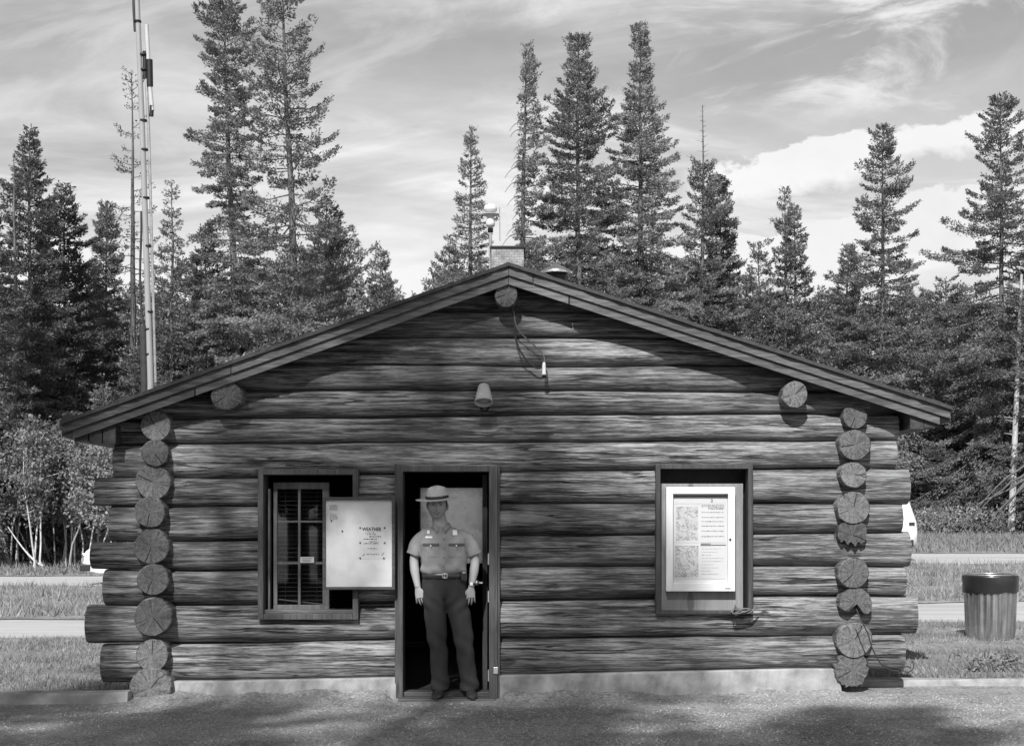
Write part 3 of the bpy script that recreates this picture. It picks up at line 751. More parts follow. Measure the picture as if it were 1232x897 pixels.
m, t, b = mat_new('printed_map'); tcn = t.node('ShaderNodeTexCoord'); n_ = t.noise(t.mapping(tcn.outputs['Object'], (16, 16, 16)), 1, 6, .65, .8)
ln = t.maprange(t.math('ABSOLUTE', t.math('SUBTRACT', n_, .5)), .0, .04, .17, .46); n2_ = t.noise(tcn.outputs['Object'], 40, 4, .7)
grey_out(t, b, t.math('MULTIPLY', ln, t.maprange(n2_, .3, .7, .85, 1.1, False)), .7); M_MAP = m
for a, b_, c, d_ in ((812.5, 694, 841, 656), (814, 650, 840.5, 609)):
    mb = MB(); mb.box(dxp(a), dxp(c), yb - .0015, yb - .0008, dzp(b_), dzp(d_)); mb.build('map_sheet', M_MAP, DC)
mb = MB(); mb.box(dxp(811), dxp(875.5), yb - .006, yb - .001, dzp(597.6), dzp(595.4)); mb.build('header_bar', M_INK, DC)
mb = MB(); mb.box(x0 + .0625, x1 - .0625, YD + .03, YD + .033, z0 + .0755, z1 - .0625); mb.build('pane', glass('case_glass', .5, .97), DC)
mb = MB(); mb.lathe((dxp(878.5), YD, dzp(648.5)), [(.001, .012), (.009, .010), (.010, 0)], 12, 0, Matrix.Rotation(R(90), 3, 'X')); mb.build('lock', M_INK, DC)
mb = MB(); mb.box(dxp(872), dxp(879), YD - .002, YD - .0003, dzp(708), dzp(707)); mb.build('name_plate', M_INKG, DC)

# tangled cord on the right window's sill
rg = random.Random(12); mb = MB(); pts = []
base = at(893, 735, 12.90)
for i in range(26):
    a = i * 1.25; pts.append(base + Vector((rg.uniform(-.09, .07) + .02 * math.cos(a), rg.uniform(-.03, .03), .02 * math.sin(a) + rg.uniform(-.025, .035))))
from mathutils.geometry import interpolate_bezier
def smooth_path(P, n=5):
    out = []
    for i in range(len(P) - 1):
        p0 = P[max(i - 1, 0)]; p1 = P[i]; p2 = P[i + 1]; p3 = P[min(i + 2, len(P) - 1)]
        out += interpolate_bezier(p1, p1 + (p2 - p0) / 6, p2 - (p3 - p1) / 6, p2, n)[:-1]
    return out + [P[-1]]
mb.tube(smooth_path(pts, 4), .0065, 6)
for e in ((912, 727), (884, 727), (909, 731)): mb.tube(smooth_path([base, (base + at(*e, 12.88)) / 2 + Vector((0, 0, -.03)), at(*e, 12.88)]), .006, 6)
tag(mb.build('cord_tangle', M_PALECORD), 'tangled grey cord bunched at the lower right of the display case recess', 'cord')

# spot lamp on the gable
YL = 12.86; WL = empty('wall_lamp', at(582, 478, 12.98), 'small pale cone shaded lamp fixed to the gable above the door', 'lamp')
mb = MB(); ctr = at(582, 474, YL); tilt = Matrix.Rotation(R(-24), 3, 'X')
mb.lathe(ctr, [(.001, .098), (.03, .096), (.045, .085), (.055, .05), (.068, -.01), (.083, -.085), (.079, -.085), (.064, -.01), (.05, .05), (.001, .075)], 28, 0, tilt)
mb.build('lamp_shade', plain('pale_grey_enamel', .42, .45, .08, 10), WL)
mb = MB(); mb.lathe(ctr, [(.001, -.075), (.045, -.068), (.066, -.05), (.06, -.03)], 20, 0, tilt); mb.build('bulb', plain('lamp_glass', .3, .15, .1, 10, spec=.6), WL)
mb = MB(); mb.tube([at(582, 470, 12.9), at(582, 482, 12.94), at(583, 489, 13.0)], .016, 8); mb.lathe(at(583, 489, 12.99), [(.045, .03), (.045, 0), (.03, -.012)], 16, 0, Matrix.Rotation(R(90), 3, 'X'))
mb.tube([at(570, 478, 12.84), at(576, 478, 12.86)], .006, 6); mb.build('bracket', M_BLACK, WL)

# cable with a bare socket hanging below the ridge log
SC = empty('hanging_cable', at(617, 372, 12.96), 'looped black cable ending in a pale bare socket, hanging under the ridge log', 'cable')
P1 = [at(*q) for q in ((616, 368, 12.92), (617.5, 378, 12.93), (619, 388, 12.93), (619, 400, 12.93), (623, 416, 12.93), (631, 430, 12.93), (640, 439, 12.93), (647, 443, 12.93), (652, 441, 12.92), (654, 436, 12.91))]
P2 = [at(*q) for q in ((618, 374, 12.93), (621, 392, 12.92), (629, 403, 12.93), (640, 413, 12.93), (649, 421, 12.93), (654, 428, 12.92), (655.5, 436, 12.91))]
mb = MB(); mb.tube(smooth_path(P1), .0085, 7); mb.build('cable', M_CORD, SC)
mb = MB(); mb.tube(smooth_path(P2), .0065, 7); mb.build('cable', M_PALECORD, SC)
mb = MB(); c = at(654.5, 451, 12.90); mb.lathe(c, [(.001, .115), (.012, .11), (.017, .08), (.017, .02), (.021, .015), (.021, .0), (.001, -.004)], 14, 0); mb.lathe(c, [(.018, 0), (.018, -.018), (.001, -.022)], 12, 1); mb.build('socket', [M_WHITE, M_BLACK], SC)

# loose wire at the right corner
mb = MB()
mb.tube(smooth_path([at(*q) for q in ((1030, 732, 12.72), (1036, 745, 12.70), (1044, 762, 12.68), (1049, 778, 12.68), (1056, 792, 12.68), (1063, 801, 12.68), (1074, 806, 12.7), (1082, 806, 12.7), (1090, 801, 12.7), (1096, 803, 12.7))]), .006, 6)
mb.tube(smooth_path([at(*q) for q in ((1062, 799, 12.69), (1072, 802, 12.69), (1082, 803, 12.68), (1092, 808, 12.66), (1099, 803, 12.66), (1098, 794, 12.7))]), .005, 6)
tag(mb.build('loose_wire', M_CORD), 'loose dark wire trailing down the right log corner to the gravel', 'wire')

# weather instrument on a pole beside the chimney
YI = 16.0; WI = empty('weather_station', at(590, 330, YI), 'slim pole with white weather instruments rising beside the chimney', 'weather station')
mb = MB(); mb.tube([at(590, 350, YI), at(590, 262, YI)], .018, 8); mb.tube([at(601.5, 290, YI), at(601, 249, YI)], .006, 6); mb.tube([at(590, 259, YI), at(602, 259, YI)], .007, 6); mb.build('pole', M_GALV, WI)
mb = MB(); mb.lathe(at(590, 273, YI), [(.001, 0), (.045, .005), (.05, .04), (.04, .09), (.03, .12)], 16, 0); mb.lathe(at(590, 273, YI), [(.03, -.01), (.03, -.06), (.001, -.065)], 12, 1); mb.build('sensor', [M_WHITE, M_BLACK], WI)
mb = MB(); mb.lathe(at(590, 253, YI), [(.001, -.02), (.07, -.01), (.075, .02), (.06, .055), (.001, .075)], 18, 0); mb.lathe(at(590, 257.5, YI), [(.02, -.05), (.06, -.02), (.1, -.005), (.1, 0), (.001, 0)], 18, 0); mb.build('rain_gauge', M_WHITE, WI)

# antenna mast behind the cabin
YM = 20.2; AM = empty('antenna_mast', (ax(181, YM), YM, 0), 'tall pale tube mast with strapped cables and dipole antennas behind the left roof', 'antenna mast')
def mp(px, py): return at(px, py, YM)
mb = MB(); mb.tube([(ax(183, YM), YM, 0), mp(181, 460), mp(176, 300), mp(171, 150), mp(165, 0), mp(164, -30)], [.046, .046, .042, .038, .035, .034], 12); mb.build('mast_tube', plain('pale_painted_steel', .27, .4, .08, 3), AM)
mb = MB(); mb.tube([mp(187, 460), mp(182.5, 290), mp(179, 160), mp(174, 60)], .020, 8); mb.build('conduit', M_GALV, AM)
mb = MB(); mb.tube([(ax(174.5, YM), YM + .05, 0), mp(174, 460), mp(172.5, 392)], .055, 10); mb.build('timber_stub', M_DARK, AM)
mb = MB(); mb.tube(smooth_path([mp(*q) for q in ((173, 392), (170, 370), (168.5, 330), (170, 280), (170, 255))]), .016, 6); mb.build('cable', M_CORD, AM)
mb = MB(); mb.tube([mp(176.3, 30), mp(180, 100), mp(183.3, 133)], .028, 10); mb.tube([mp(179.8, 72), mp(180.4, 104)], .045, 8, 1); mb.tube([mp(182.6, 127), mp(182.2, 140)], .03, 8, 1); mb.tube([mp(174, 62), mp(174.8, 95)], .03, 8, 1); mb.build('dipole_antenna', [plain('grey_fibreglass', .42, .4, .1, 5), M_BLACK], AM)
mb = MB(); mb.tube([mp(160.5, -20), mp(161, 12), mp(162.5, 38)], .02, 8); mb.build('dipole_antenna', M_CORD, AM)
for py, a, b_ in ((26, 163, 170), (66, 167, 180), (84, 168, 181), (145, 170, 177), (180, 171, 179), (238, 172.5, 181.5), (296, 174.5, 184.5), (375, 176, 187), (396, 168, 189), (426, 169, 189)):
    mb = MB(); mb.tube([mp(a - 1.5, py), mp(b_, py)], .012, 6); mb.lathe(mp((a + b_) / 2 - 1, py), [(.044, -.012), (.052, -.012), (.052, .012), (.044, .012)], 14); mb.build('strap', M_BLACK, AM)

# waste bin
YB = 17.5; bx = ax(1191.5, YB); bz = H(bx, YB) + .02
TB = empty('waste_bin', (bx, YB, bz), 'fluted galvanised waste bin with a black liner folded over its rim on the grass', 'bin')
hb = .755; mb = MB(); N = 144; rings = []
for z, r in ((0, .275), (.02, .279), (.10, .283), (.3, .29), (.5, .297), (.62, .301), (.70, .305), (hb, .307)):
    ring = []
    for j in range(N):
        a = 2 * math.pi * j / N; rr = r + (.0085 * math.copysign(abs(math.sin(a * 24)) ** .6, math.sin(a * 24)) if .03 < z < .62 else 0)
        ring.append(Vector((bx + rr * math.cos(a), YB + rr * math.sin(a), bz + z)))
    rings.append(ring)
m, t, b = mat_new('streaked_galvanised'); tcn = t.node('ShaderNodeTexCoord'); st_ = t.noise(t.mapping(tcn.outputs['Object'], (14, 14, 1.2)), 1, 5, .6); ru = t.noise(tcn.outputs['Object'], 7, 6, .65)
grey_out(t, b, t.math('MULTIPLY', t.maprange(st_, .3, .7, .34, .62, False), t.maprange(ru, .3, .7, .8, 1.15, False)), t.maprange(st_, .3, .7, .20, .34, False), spec=.5); b.inputs['Metallic'].default_value = .9  # vertical streaks paint bright highlights into the metal colour, over mottled stain
mb.rings(rings, 0, True, False); mb.lathe((bx, YB, bz), [(.275, .01), (.001, .01)], 40); body = mb.build('drum', m, TB)
mb = MB(); N = 72; rings = []; rg = np.random.RandomState(4)
for z, r in ((.55, .318), (.58, .322), (.66, .326), (.735, .327), (.757, .325), (.757, .30), (.6, .29), (.3, .26)):
    jit = np.convolve(rg.randn(N + 4), np.ones(5) / 5, 'valid') * .006
    rings.append([Vector((bx + (r + jit[j]) * math.cos(6.2832 * j / N), YB + (r + jit[j]) * math.sin(6.2832 * j / N), bz + z + (jit[j] * 3 if z < .57 else 0))) for j in range(N)])
mb.rings(rings, 0, True, False); mb.build('liner', plain('black_plastic', .018, .32, .2, 8, spec=.5), TB)
mb = MB(); mb.lathe((bx, YB, bz + .765), [(.318 + .012 * math.cos(a), .012 * math.sin(a)) for a in np.linspace(0, 6.2832, 9)], 60); mb.build('rim', M_GALV, TB)

# two white vehicles beyond the cabin
def wheel(parent, x, y, z, r, w, side):
    mb = MB(); Mx = Matrix.Rotation(R(90), 3, 'X')
    mb.lathe((x, y, z), [(r * .62, -w / 2), (r * .92, -w / 2), (r, -w / 2 + .03), (r, w / 2 - .03), (r * .92, w / 2), (r * .62, w / 2)], 28, 0, Mx); tyre = mb.build('wheel', plain('tyre_rubber', .02, .8, .2, 20), parent)
    mb = MB(); mb.lathe((x, y, z), [(.001, side * w * .35), (r * .3, side * w * .42), (r * .62, side * w * .3), (r * .64, side * w * .5)], 24, 0, Mx); mb.build('rim', M_GALV, tyre)
def car_body(name, prof, width, x_off, y_c, z0, parent, mat, tumble=.12, flip=1):
    """side outline (x, z) swept over the width with rounded shoulders and leaning glasshouse"""
    mb = MB(); rings = []; zt_ = max(z for _, z in prof)
    for f in (-1, -.97, -.9, -.6, 0, .6, .9, .97, 1):
        ring = []
        for x, z in prof:
            lean = 1 - tumble * max(0, (z - .95)) / max(.1, zt_ - .95); ins = {1: .94, .97: .985}.get(abs(f), 1.0)
            cz = .55; ring.append(Vector((x_off + flip * (x * ins), y_c + f * width / 2 * lean, z0 + cz + (z - cz) * ins)))
        rings.append(ring)
    mb.rings(rings, 0, True); return mb.build(name, mat, parent)
M_CARW = plain('white_car_paint', .62, .25, .02, 1, spec=.5); M_CARG = plain('dark_car_glass', .03, .08, .1, 1, spec=.6); M_TRIM = plain('black_trim', .025, .5, .1, 5)
# van, tail to the right
YV2 = 38.0; xe = ax(1093, YV2); zv = H(xe - 2.4, YV2)
VN = empty('white_van', (xe - 2.4, YV2, zv), 'white van with a rounded tail showing past the right log corner', 'van')
pv = [(-2.45, .42), (-2.45, .8), (-2.25, 1.02), (-1.55, 1.18), (-1.15, 1.75), (-.85, 1.93), (0, 2.02), (1.2, 2.03), (1.85, 2.0), (2.05, 1.9), (2.16, 1.65), (2.27, 1.3), (2.37, 1.0), (2.40, .72), (2.38, .42), (1.9, .33), (-1.9, .33)]
car_body('body', pv, 1.9, xe - 2.4, YV2, zv, VN, M_CARW)
mb = MB(); 
for a, b_ in ((-1.0, .1), (.2, 1.15), (1.25, 2.02)): mb.prism([(xe - 2.4 + a, zv + 1.04), (xe - 2.4 + b_, zv + 1.04), (xe - 2.4 + b_ - .05, zv + 1.52), (xe - 2.4 + a + (.15 if a > -.9 else .3), zv + 1.78)], YV2 - .955, YV2 - .88)
mb.build('side_window', M_CARG, VN)
mb = MB(); mb.box(xe - .36, xe - .12, YV2 - .97, YV2 + .97, zv + .36, zv + .55, bev=.04); mb.build('bumper', M_TRIM, VN)
mb = MB(); mb.box(xe - .24, xe - .10, YV2 - .97, YV2 - .88, zv + .90, zv + .98, bev=.01); mb.build('side_marker', M_TRIM, VN)
mb = MB(); mb.box(xe - .20, xe - .06, YV2 - .90, YV2 - .72, zv + .72, zv + 1.02, bev=.02); mb.build('tail_light', plain('lamp_lens', .2, .2, .1, 5, spec=.6), VN)
for wx in (-1.55, 1.45):
    for sy in (-1, 1): wheel(VN, xe - 2.4 + wx, YV2 + sy * .82, zv + .33, .33, .22, sy * -1 if False else -sy)
# car, nose to the left
YC2 = 37.0; xf = ax(111, YC2); zc2 = 0.01
CR = empty('white_car', (xf + 2.3, YC2, zc2), 'white car with its bonnet showing past the left log corner', 'car')
pc = [(-2.28, .35), (-2.30, .55), (-2.24, .82), (-2.1, .93), (-1.2, 1.0), (-.95, 1.03), (-.2, 1.42), (.3, 1.48), (.95, 1.45), (1.55, 1.12), (2.15, 1.05), (2.28, .95), (2.28, .45), (2.1, .3), (-2.0, .28)]
car_body('body', pc, 1.78, xf + 2.3, YC2, zc2, CR, M_CARW, .2)
mb = MB(); 
for q in ([(-.75, 1.05), (.25, 1.05), (.25, 1.38), (-.2, 1.36)], [(.32, 1.05), (1.35, 1.08), (.95, 1.37), (.32, 1.38)]): mb.prism([(xf + 2.3 + a, zc2 + b_) for a, b_ in q], YC2 - .87, YC2 - .78)
mb.build('side_window', M_CARG, CR)
mb = MB(); mb.box(xf - .06, xf + .22, YC2 - .9, YC2 + .9, zc2 + .34, zc2 + .52, bev=.03); mb.build('bumper', M_TRIM, CR)
for sy in (-.62, .62):
    mb = MB(); mb.box(xf - .03, xf + .1, YC2 + sy - .16, YC2 + sy + .16, zc2 + .62, zc2 + .78, bev=.03); mb.build('headlight', M_GALV, CR)
for wx in (-1.4, 1.4):
    for sy in (-1, 1): wheel(CR, xf + 2.3 + wx, YC2 + sy * .78, zc2 + .31, .31, .2, -sy)

# ------------------------------------------------------------------ trees
M_NEEDLE = foliage('spruce_needles', 0.21, .35)
M_NEEDLE_D = foliage('dark_spruce_needles', 0.13, .35)
M_LEAF = foliage('aspen_leaves', 0.24, .4, .35)
M_BARK = wood('spruce_bark', 2, .06, .16, .5, .6, .3)
M_PALEBARK = wood('pale_bark', 2, .32, .55, .6, .4, .4)

def unit(a): return a / np.maximum(np.linalg.norm(a, axis=-1, keepdims=True), 1e-9)

class Tree:
    """tapered trunk with limbs, and a crown of many small needle sprays"""
    def __init__(s, seed): s.rg = np.random.RandomState(seed); s.TV = []; s.TF = []; s.CV = []; s.nt = 0
    def limb(s, pts, rad, n=4):
        pts = np.asarray(pts, float); k = len(pts)
        t = unit(np.gradient(pts, axis=0)); up = np.where(np.abs(t[:, 2:3]) < .9, [[0, 0, 1.]], [[0, 1., 0]])
        a = unit(np.cross(t, up)); b = np.cross(a, t); ang = np.arange(n) * 2 * np.pi / n
        V = pts[:, None, :] + np.asarray(rad)[:, None, None] * (a[:, None, :] * np.cos(ang)[None, :, None] + b[:, None, :] * np.sin(ang)[None, :, None])
        i = (np.arange(k - 1)[:, None] * n + np.arange(n)[None, :]); j = (np.arange(k - 1)[:, None] * n + (np.arange(n)[None, :] + 1) % n)
        F = np.stack([i, j, j + n, i + n], -1).reshape(-1, 4) + s.nt
        s.TV.append(V.reshape(-1, 3)); s.TF.append(F); s.nt += k * n
    def sprays(s, p, d, ln, wd):
        """narrow diamond faces at p along d"""
        r = s.rg.randn(len(p), 3); w = unit(np.cross(d, r)) * wd[:, None]; d = unit(d) * ln[:, None]
        q = np.stack([p, p + d * .45 + w, p + d, p + d * .55 - w], 1); s.CV.append(q.reshape(-1, 3))
    def finish(s, name, label, cat, group, needle, bark, base):
        T = empty(name, base, label, cat, group)
        TV = np.concatenate(s.TV); TF = np.concatenate(s.TF)
        t = npmesh('trunk', TV, TF, bark, None, None, True); t.parent = T
        if s.CV:
            CV = np.concatenate(s.CV); c = npmesh('crown', CV, np.arange(len(CV)).reshape(-1, 4), needle); c.parent = T
        return T

def conifer(seed, Hh, Rr, cb=.12, dens=1.0, p=.85, droop=.25, upturn=.25, step=.27, per=6, spread=1.0, lean=0.0, leafsize=1.0, gap=.12, bare_top=0.0, clump=1.0, waist=None, onesided=0.0):
    """Hh height, Rr crown radius, cb crown base fraction, p cone power, gap chance of a missing branch"""
    T = Tree(seed); rg = T.rg; r0 = .012 * Hh + .05
    zt = np.linspace(-.4, Hh, 14); wob = np.cumsum(rg.randn(14) * .03); wob -= wob[0]
    tx = lean * zt + wob * (zt > 1); ty = np.cumsum(rg.randn(14) * .02)
    T.limb(np.stack([tx, ty, zt], 1), np.maximum(r0 * .72 * (1 - np.clip(zt, 0, Hh) / Hh) ** .8, .014), 8)
    z = Hh * cb; zc = Hh * (1 - bare_top)
    for zz in np.arange(zc + .2, Hh, .22) if bare_top > 0 else []:
        for k in range(3):
            a = rg.rand() * 6.28; L = .12 + .35 * rg.rand() * (Hh - zz) / (Hh - zc); b0 = np.array([np.interp(zz, zt, tx), np.interp(zz, zt, ty), zz])
            T.limb([b0, b0 + np.array([math.cos(a), math.sin(a), .2]) * L], [.012, .004], 3)
    P, D, LN, WD = [], [], [], []
    ring_r = 1.0; 
    while z < zc:
        t = (z - Hh * cb) / (zc - Hh * cb)
        env = (1 - t) ** p
        if t < .12: env *= .55 + .45 * t / .12
        if waist is not None: env *= waist(t)
        ring_r = .6 * ring_r + .4 * (1 + rg.randn() * .42)
        n = max(3, int(round(per * (1 - .35 * t) + rg.randn() * .7)))
        a0 = rg.rand() * 6.28
        for k in range(n):
            if rg.rand() < gap: continue
            a = a0 + k * 6.283 / n + rg.randn() * .25
            L = 1.12 * Rr * env * ring_r * np.clip(1 + rg.randn() * .27, .4, 1.6) + .14
            if onesided and math.cos(a) < -.2: L *= 1 - onesided
            el = .75 * t ** 1.5 - .18 - .30 * (1 - t) * droop * 2 + rg.randn() * .10
            b0 = np.array([np.interp(z, zt, tx), np.interp(z, zt, ty), z + rg.randn() * .08])
            m = max(4, int(L / .16)); s = np.linspace(0, 1, m)
            hx = L * s * math.cos(el); hz = L * s * math.sin(el) - droop * L * s ** 2 * (1 - .5 * t) + upturn * L * s ** 3.2
            bend = rg.randn() * .15
            dirx, diry = math.cos(a), math.sin(a)
            pts = np.stack([b0[0] + hx * dirx - hx * s * bend * diry, b0[1] + hx * diry + hx * s * bend * dirx, b0[2] + hz], 1)
            T.limb(pts[::max(1, m // 4)] if m > 5 else pts, np.linspace(.012 + .012 * L, .004, len(pts[::max(1, m // 4)] if m > 5 else pts)), 3)
            # needle sprays on side twigs
            cnt = max(16, int(L * 165 * dens * spread)); ss = .16 + .84 * rg.rand(cnt) ** .75
            keep = np.sin(ss * L * 7.0 * clump + rg.rand() * 6) + rg.rand(cnt) * 1.6 > .05; ss = ss[keep]; cnt = len(ss)
            if cnt == 0: continue
            q = np.stack([np.interp(ss, s, pts[:, i]) for i in range(3)], 1)
            tang = unit(np.stack([np.interp(ss, s, np.gradient(pts[:, i])) for i in range(3)], 1))
            side = np.array([-diry, dirx, 0.])[None, :] * np.where(rg.rand(cnt) < .5, -1, 1)[:, None]
            lat = rg.rand(cnt) * (.14 + .32 * L * (1 - ss)) * spread
            q = q + side * lat[:, None] + tang * lat[:, None] * .5 + np.array([0, 0, -1.]) * (rg.rand(cnt) * (.06 + .10 * droop * L))[:, None] + rg.randn(cnt, 3) * .025
            dd = tang * .8 + side * (.3 + rg.rand(cnt)[:, None] * .8) + np.stack([rg.randn(cnt) * .3, rg.randn(cnt) * .3, rg.randn(cnt) * .45 - .15 + .3 * t], 1)
            P.append(q); D.append(dd); LN.append((.09 + .105 * rg.rand(cnt)) * leafsize * (.75 + .25 * (1 - t))); WD.append((.015 + .020 * rg.rand(cnt)) * leafsize)
        z += step * (1.1 - .35 * t) * (1 + rg.randn() * .15)
    # leader
    cnt = 24; zz = Hh - rg.rand(cnt) * .9
    if bare_top == 0:
        P.append(np.stack([np.interp(zz, zt, tx) + rg.randn(cnt) * .02, np.interp(zz, zt, ty) + rg.randn(cnt) * .02, zz], 1)); D.append(np.stack([rg.randn(cnt), rg.randn(cnt), .9 + rg.rand(cnt)], 1)); LN.append(np.full(cnt, .16)); WD.append(np.full(cnt, .022))
    P, D, LN, WD = map(np.concatenate, (P, D, LN, WD))
    T.sprays(P, D, LN, WD)
    return T

def broadleaf(seed, Hh, Rr, nleaf=5200, stems=1, cb=.35, size=1.0, lean=0.0):
    T = Tree(seed); rg = T.rg; cl = []
    for s_ in range(stems):
        k = 9; zt = np.linspace(-.3, Hh * .92, k); dx, dy = rg.randn(2) * (.25 if stems > 1 else .03)
        x0, y0 = rg.randn(2) * .25 * (stems > 1)
        x = x0 + dx * zt / Hh * 2 + np.cumsum(rg.randn(k) * .05) + lean * zt; y = y0 + dy * zt / Hh * 2 + np.cumsum(rg.randn(k) * .05)
        T.limb(np.stack([x, y, zt], 1), np.maximum((.011 * Hh + .015) / math.sqrt(stems) * (1 - zt.clip(0) / Hh), .012), 7)
        nb = int(34 / stems) + 6
        for b in range(nb):
            z = Hh * (cb * .8 + (.95 - cb * .8) * rg.rand()); t = (z / Hh - cb) / (1 - cb)
            env = max(.15, math.sin(max(.08, min(1, t * .9 + .12)) * math.pi) ** .6) * (1 - .35 * max(0, t))
            a = rg.rand() * 6.28; L = Rr * env * (.45 + .65 * rg.rand()); el = .3 + rg.rand() * .5
            b0 = np.array([np.interp(z, zt, x), np.interp(z, zt, y), z]); q = np.linspace(0, 1, 5)
            pts = b0 + np.stack([L * q * math.cos(a), L * q * math.sin(a), L * q * el - .15 * L * q ** 2], 1) + np.cumsum(rg.randn(5, 3) * .03, 0) * q[:, None]
            T.limb(pts, np.linspace(.014 + .010 * L, .004, 5), 3)
            for f in (.45, .7, .9, 1.0): cl.append(pts[0] + (pts[-1] - pts[0]) * f)
    cl = np.array(cl); idx = rg.randint(0, len(cl), nleaf)
    P = cl[idx] + rg.randn(nleaf, 3) * np.array([.20, .20, .16]) * (.6 + .12 * Hh ** .5) * (Rr ** .4)
    D = rg.randn(nleaf, 3); D[:, 2] -= .3
    T.sprays(P, D, (.08 + .07 * rg.rand(nleaf)) * size, (.028 + .025 * rg.rand(nleaf)) * size)
    return T

def place(px, top_py, Y, base_h=None):
    """stand point and height of a tree whose tip is seen at px, top_py"""
    x = ax(px, Y); zb_ = H(x, Y); return (x, Y, zb_), az(top_py, Y) - zb_

def spruce(px, top, Y, hw, label, seed, name='spruce_tree', group=None, dark=False, bark=None, **kw):
    base, h = place(px, top, Y); T = conifer(seed, h, hw * Y / FPX, **kw)
    return T.finish(name, label, 'tree', group, M_NEEDLE_D if dark else M_NEEDLE, bark or M_BARK, base)

S = spruce
S(40, 157, 54, 66, 'dense dark spruce with a sharp tip, tallest of the trees left of the antenna mast', 11, dark=True, dens=1.5, p=.72, gap=.04, per=7, cb=.02)
S(78, 228, 57, 62, 'broad dark spruce whose tip leans against the right side of the dense pointed spruce', 12, dark=True, dens=1.5, p=.6, gap=.05, per=7, cb=.02)
S(12, 185, 52, 22, 'bare dead spar of a conifer at the left edge of the photo', 13, 'dead_tree', dens=.12, p=.5, gap=.5, bare_top=.35, per=4, lean=.0)
S(-12, 235, 50, 60, 'dark drooping spruce cut by the left edge of the photo', 14, dark=True, dens=1.3, p=.6, gap=.1, droop=.4, cb=.02)
S(132, 250, 60, 28, 'narrow blunt topped spruce standing alone between the dark pair and the mast', 15, dens=1.6, p=.5, gap=.04, per=7, cb=.05)
S(164, 88, 58, 25, 'thin sparse spruce with bent bare twigs right behind the antenna mast', 16, dens=.42, p=.35, gap=.45, per=4, upturn=.5, droop=.5, step=.42, cb=.25)
S(204, 220, 60, 30, 'slim airy spruce just right of the antenna mast', 17, dens=.9, p=.62, gap=.18, step=.36, cb=.1)
S(291, -28, 56, 37, 'very tall rough columnar spruce, left of the open one whose trunk shows', 18, dens=1.6, p=.28, gap=.12, step=.27, per=6, lean=-.041, droop=.4, cb=.12, clump=1.3)
S(366, -60, 50, 60, 'very tall open spruce with its trunk showing, its top cut off by the photo', 19, dens=1.35, p=.40, gap=.17, step=.42, per=6, lean=-.034, droop=.42, upturn=.5, cb=.22, clump=1.4)
S(249, 272, 58, 30, 'small dark spruce tip left of the tall rough columnar spruce', 20, dark=True, dens=1.4, p=.6, gap=.06, cb=.05)
S(392, 248, 57, 48, 'leafy mid height spruce tucked under the right side of the tall open spruce', 21, dens=1.2, p=.5, gap=.1, cb=.05)
S(459, 303, 64, 40, 'small young spruce tip in the gap above the middle of the left roof slope', 22, dens=1.3, p=.7, gap=.08, cb=.05)
S(567, 157, 62, 48, 'slender spruce with a thin tip left of the chimney', 23, dens=1.1, p=.8, gap=.13, step=.33, cb=.1)
S(634, 52, 60, 44, 'spindly spruce with bare curved dead branches on its left side', 24, dens=1.3, p=.6, gap=.18, per=6, step=.30, onesided=.8, cb=.1)
S(697, 42, 62, 58, 'big full spruce, left of the two tall ones right of the ridge', 25, dens=1.35, p=.48, gap=.06, per=7, droop=.32, cb=.05)
S(773, 25, 63, 62, 'big full spruce with a long thin tip, tallest right of the ridge', 26, dens=1.3, p=.62, gap=.07, per=7, droop=.32, cb=.05, waist=lambda t: 1.0 if t < .72 else .62 + .38 * max(0, (.80 - t) / .08))
S(843, 128, 64, 40, 'spruce with a bare dead spike for a top', 27, dens=1.15, p=.4, gap=.12, bare_top=.13, cb=.05)
S(868, 214, 66, 36, 'dense narrow spruce against the right side of the spike topped one', 28, dark=True, dens=1.6, p=.55, gap=.03, per=7, cb=.05)
S(912, 290, 66, 34, 'short rough spruce between the spike topped spruce and the twin tipped one', 29, dens=1.0, p=.45, gap=.2, step=.36, cb=.05)
S(944, 229, 66, 34, 'thin spruce, taller of the twin tips above the right roof slope', 30, dens=1.3, p=.72, gap=.2, step=.34, cb=.05)
S(958, 250, 67, 30, 'thin spruce, shorter of the twin tips above the right roof slope', 31, dens=1.4, p=.65, gap=.15, cb=.05)
S(1014, 292, 66, 42, 'small pointed spruce in front of the bright cloud right of the twin tips', 32, dens=1.5, p=.8, gap=.1, cb=.05)
S(1063, 153, 64, 66, 'tall open spruce with tiered branches and a visible trunk above the right eave', 33, dens=1.5, p=.68, gap=.08, step=.38, per=6, droop=.42, upturn=.35, cb=.12)
S(1140, 335, 66, 46, 'low ragged spruce between the two tall open trees on the right', 34, dens=1.3, p=.55, gap=.15, step=.4, cb=.05)
S(1206, 118, 62, 92, 'tall spruce with drooping tiers near the right edge of the photo', 35, dens=1.6, p=.65, gap=.08, step=.34, per=6, droop=.55, upturn=.4, cb=.1)
S(1262, 250, 60, 60, 'spruce cut by the right edge of the photo', 36, dens=1.1, p=.5, gap=.1, cb=.05)
# dead curved branches belong to the spindly spruce
spin = [o for o in col.objects if o.get('label', '').startswith('spindly')][0]
T = Tree(77); rg = T.rg
for py in np.linspace(150, 285, 16):
    z = az(py, 60) - spin.location.z; L = rg.uniform(.5, 1.25) * (.45 + .55 * (py - 130) / 150); q = np.linspace(0, 1, 7); dy = rg.uniform(-.5, .3)
    T.limb(np.stack([-.1 - L * q, dy * L * q, z - .15 * L * np.sin(q * 2.2) * 0 + .55 * L * np.sin(q * 1.9) * .6 - .75 * L * q ** 2.2], 1), np.linspace(.028, .008, 7), 4)
d_ = npmesh('dead_branches', np.concatenate(T.TV), np.concatenate(T.TF), M_BARK, None, None, True); d_.parent = spin

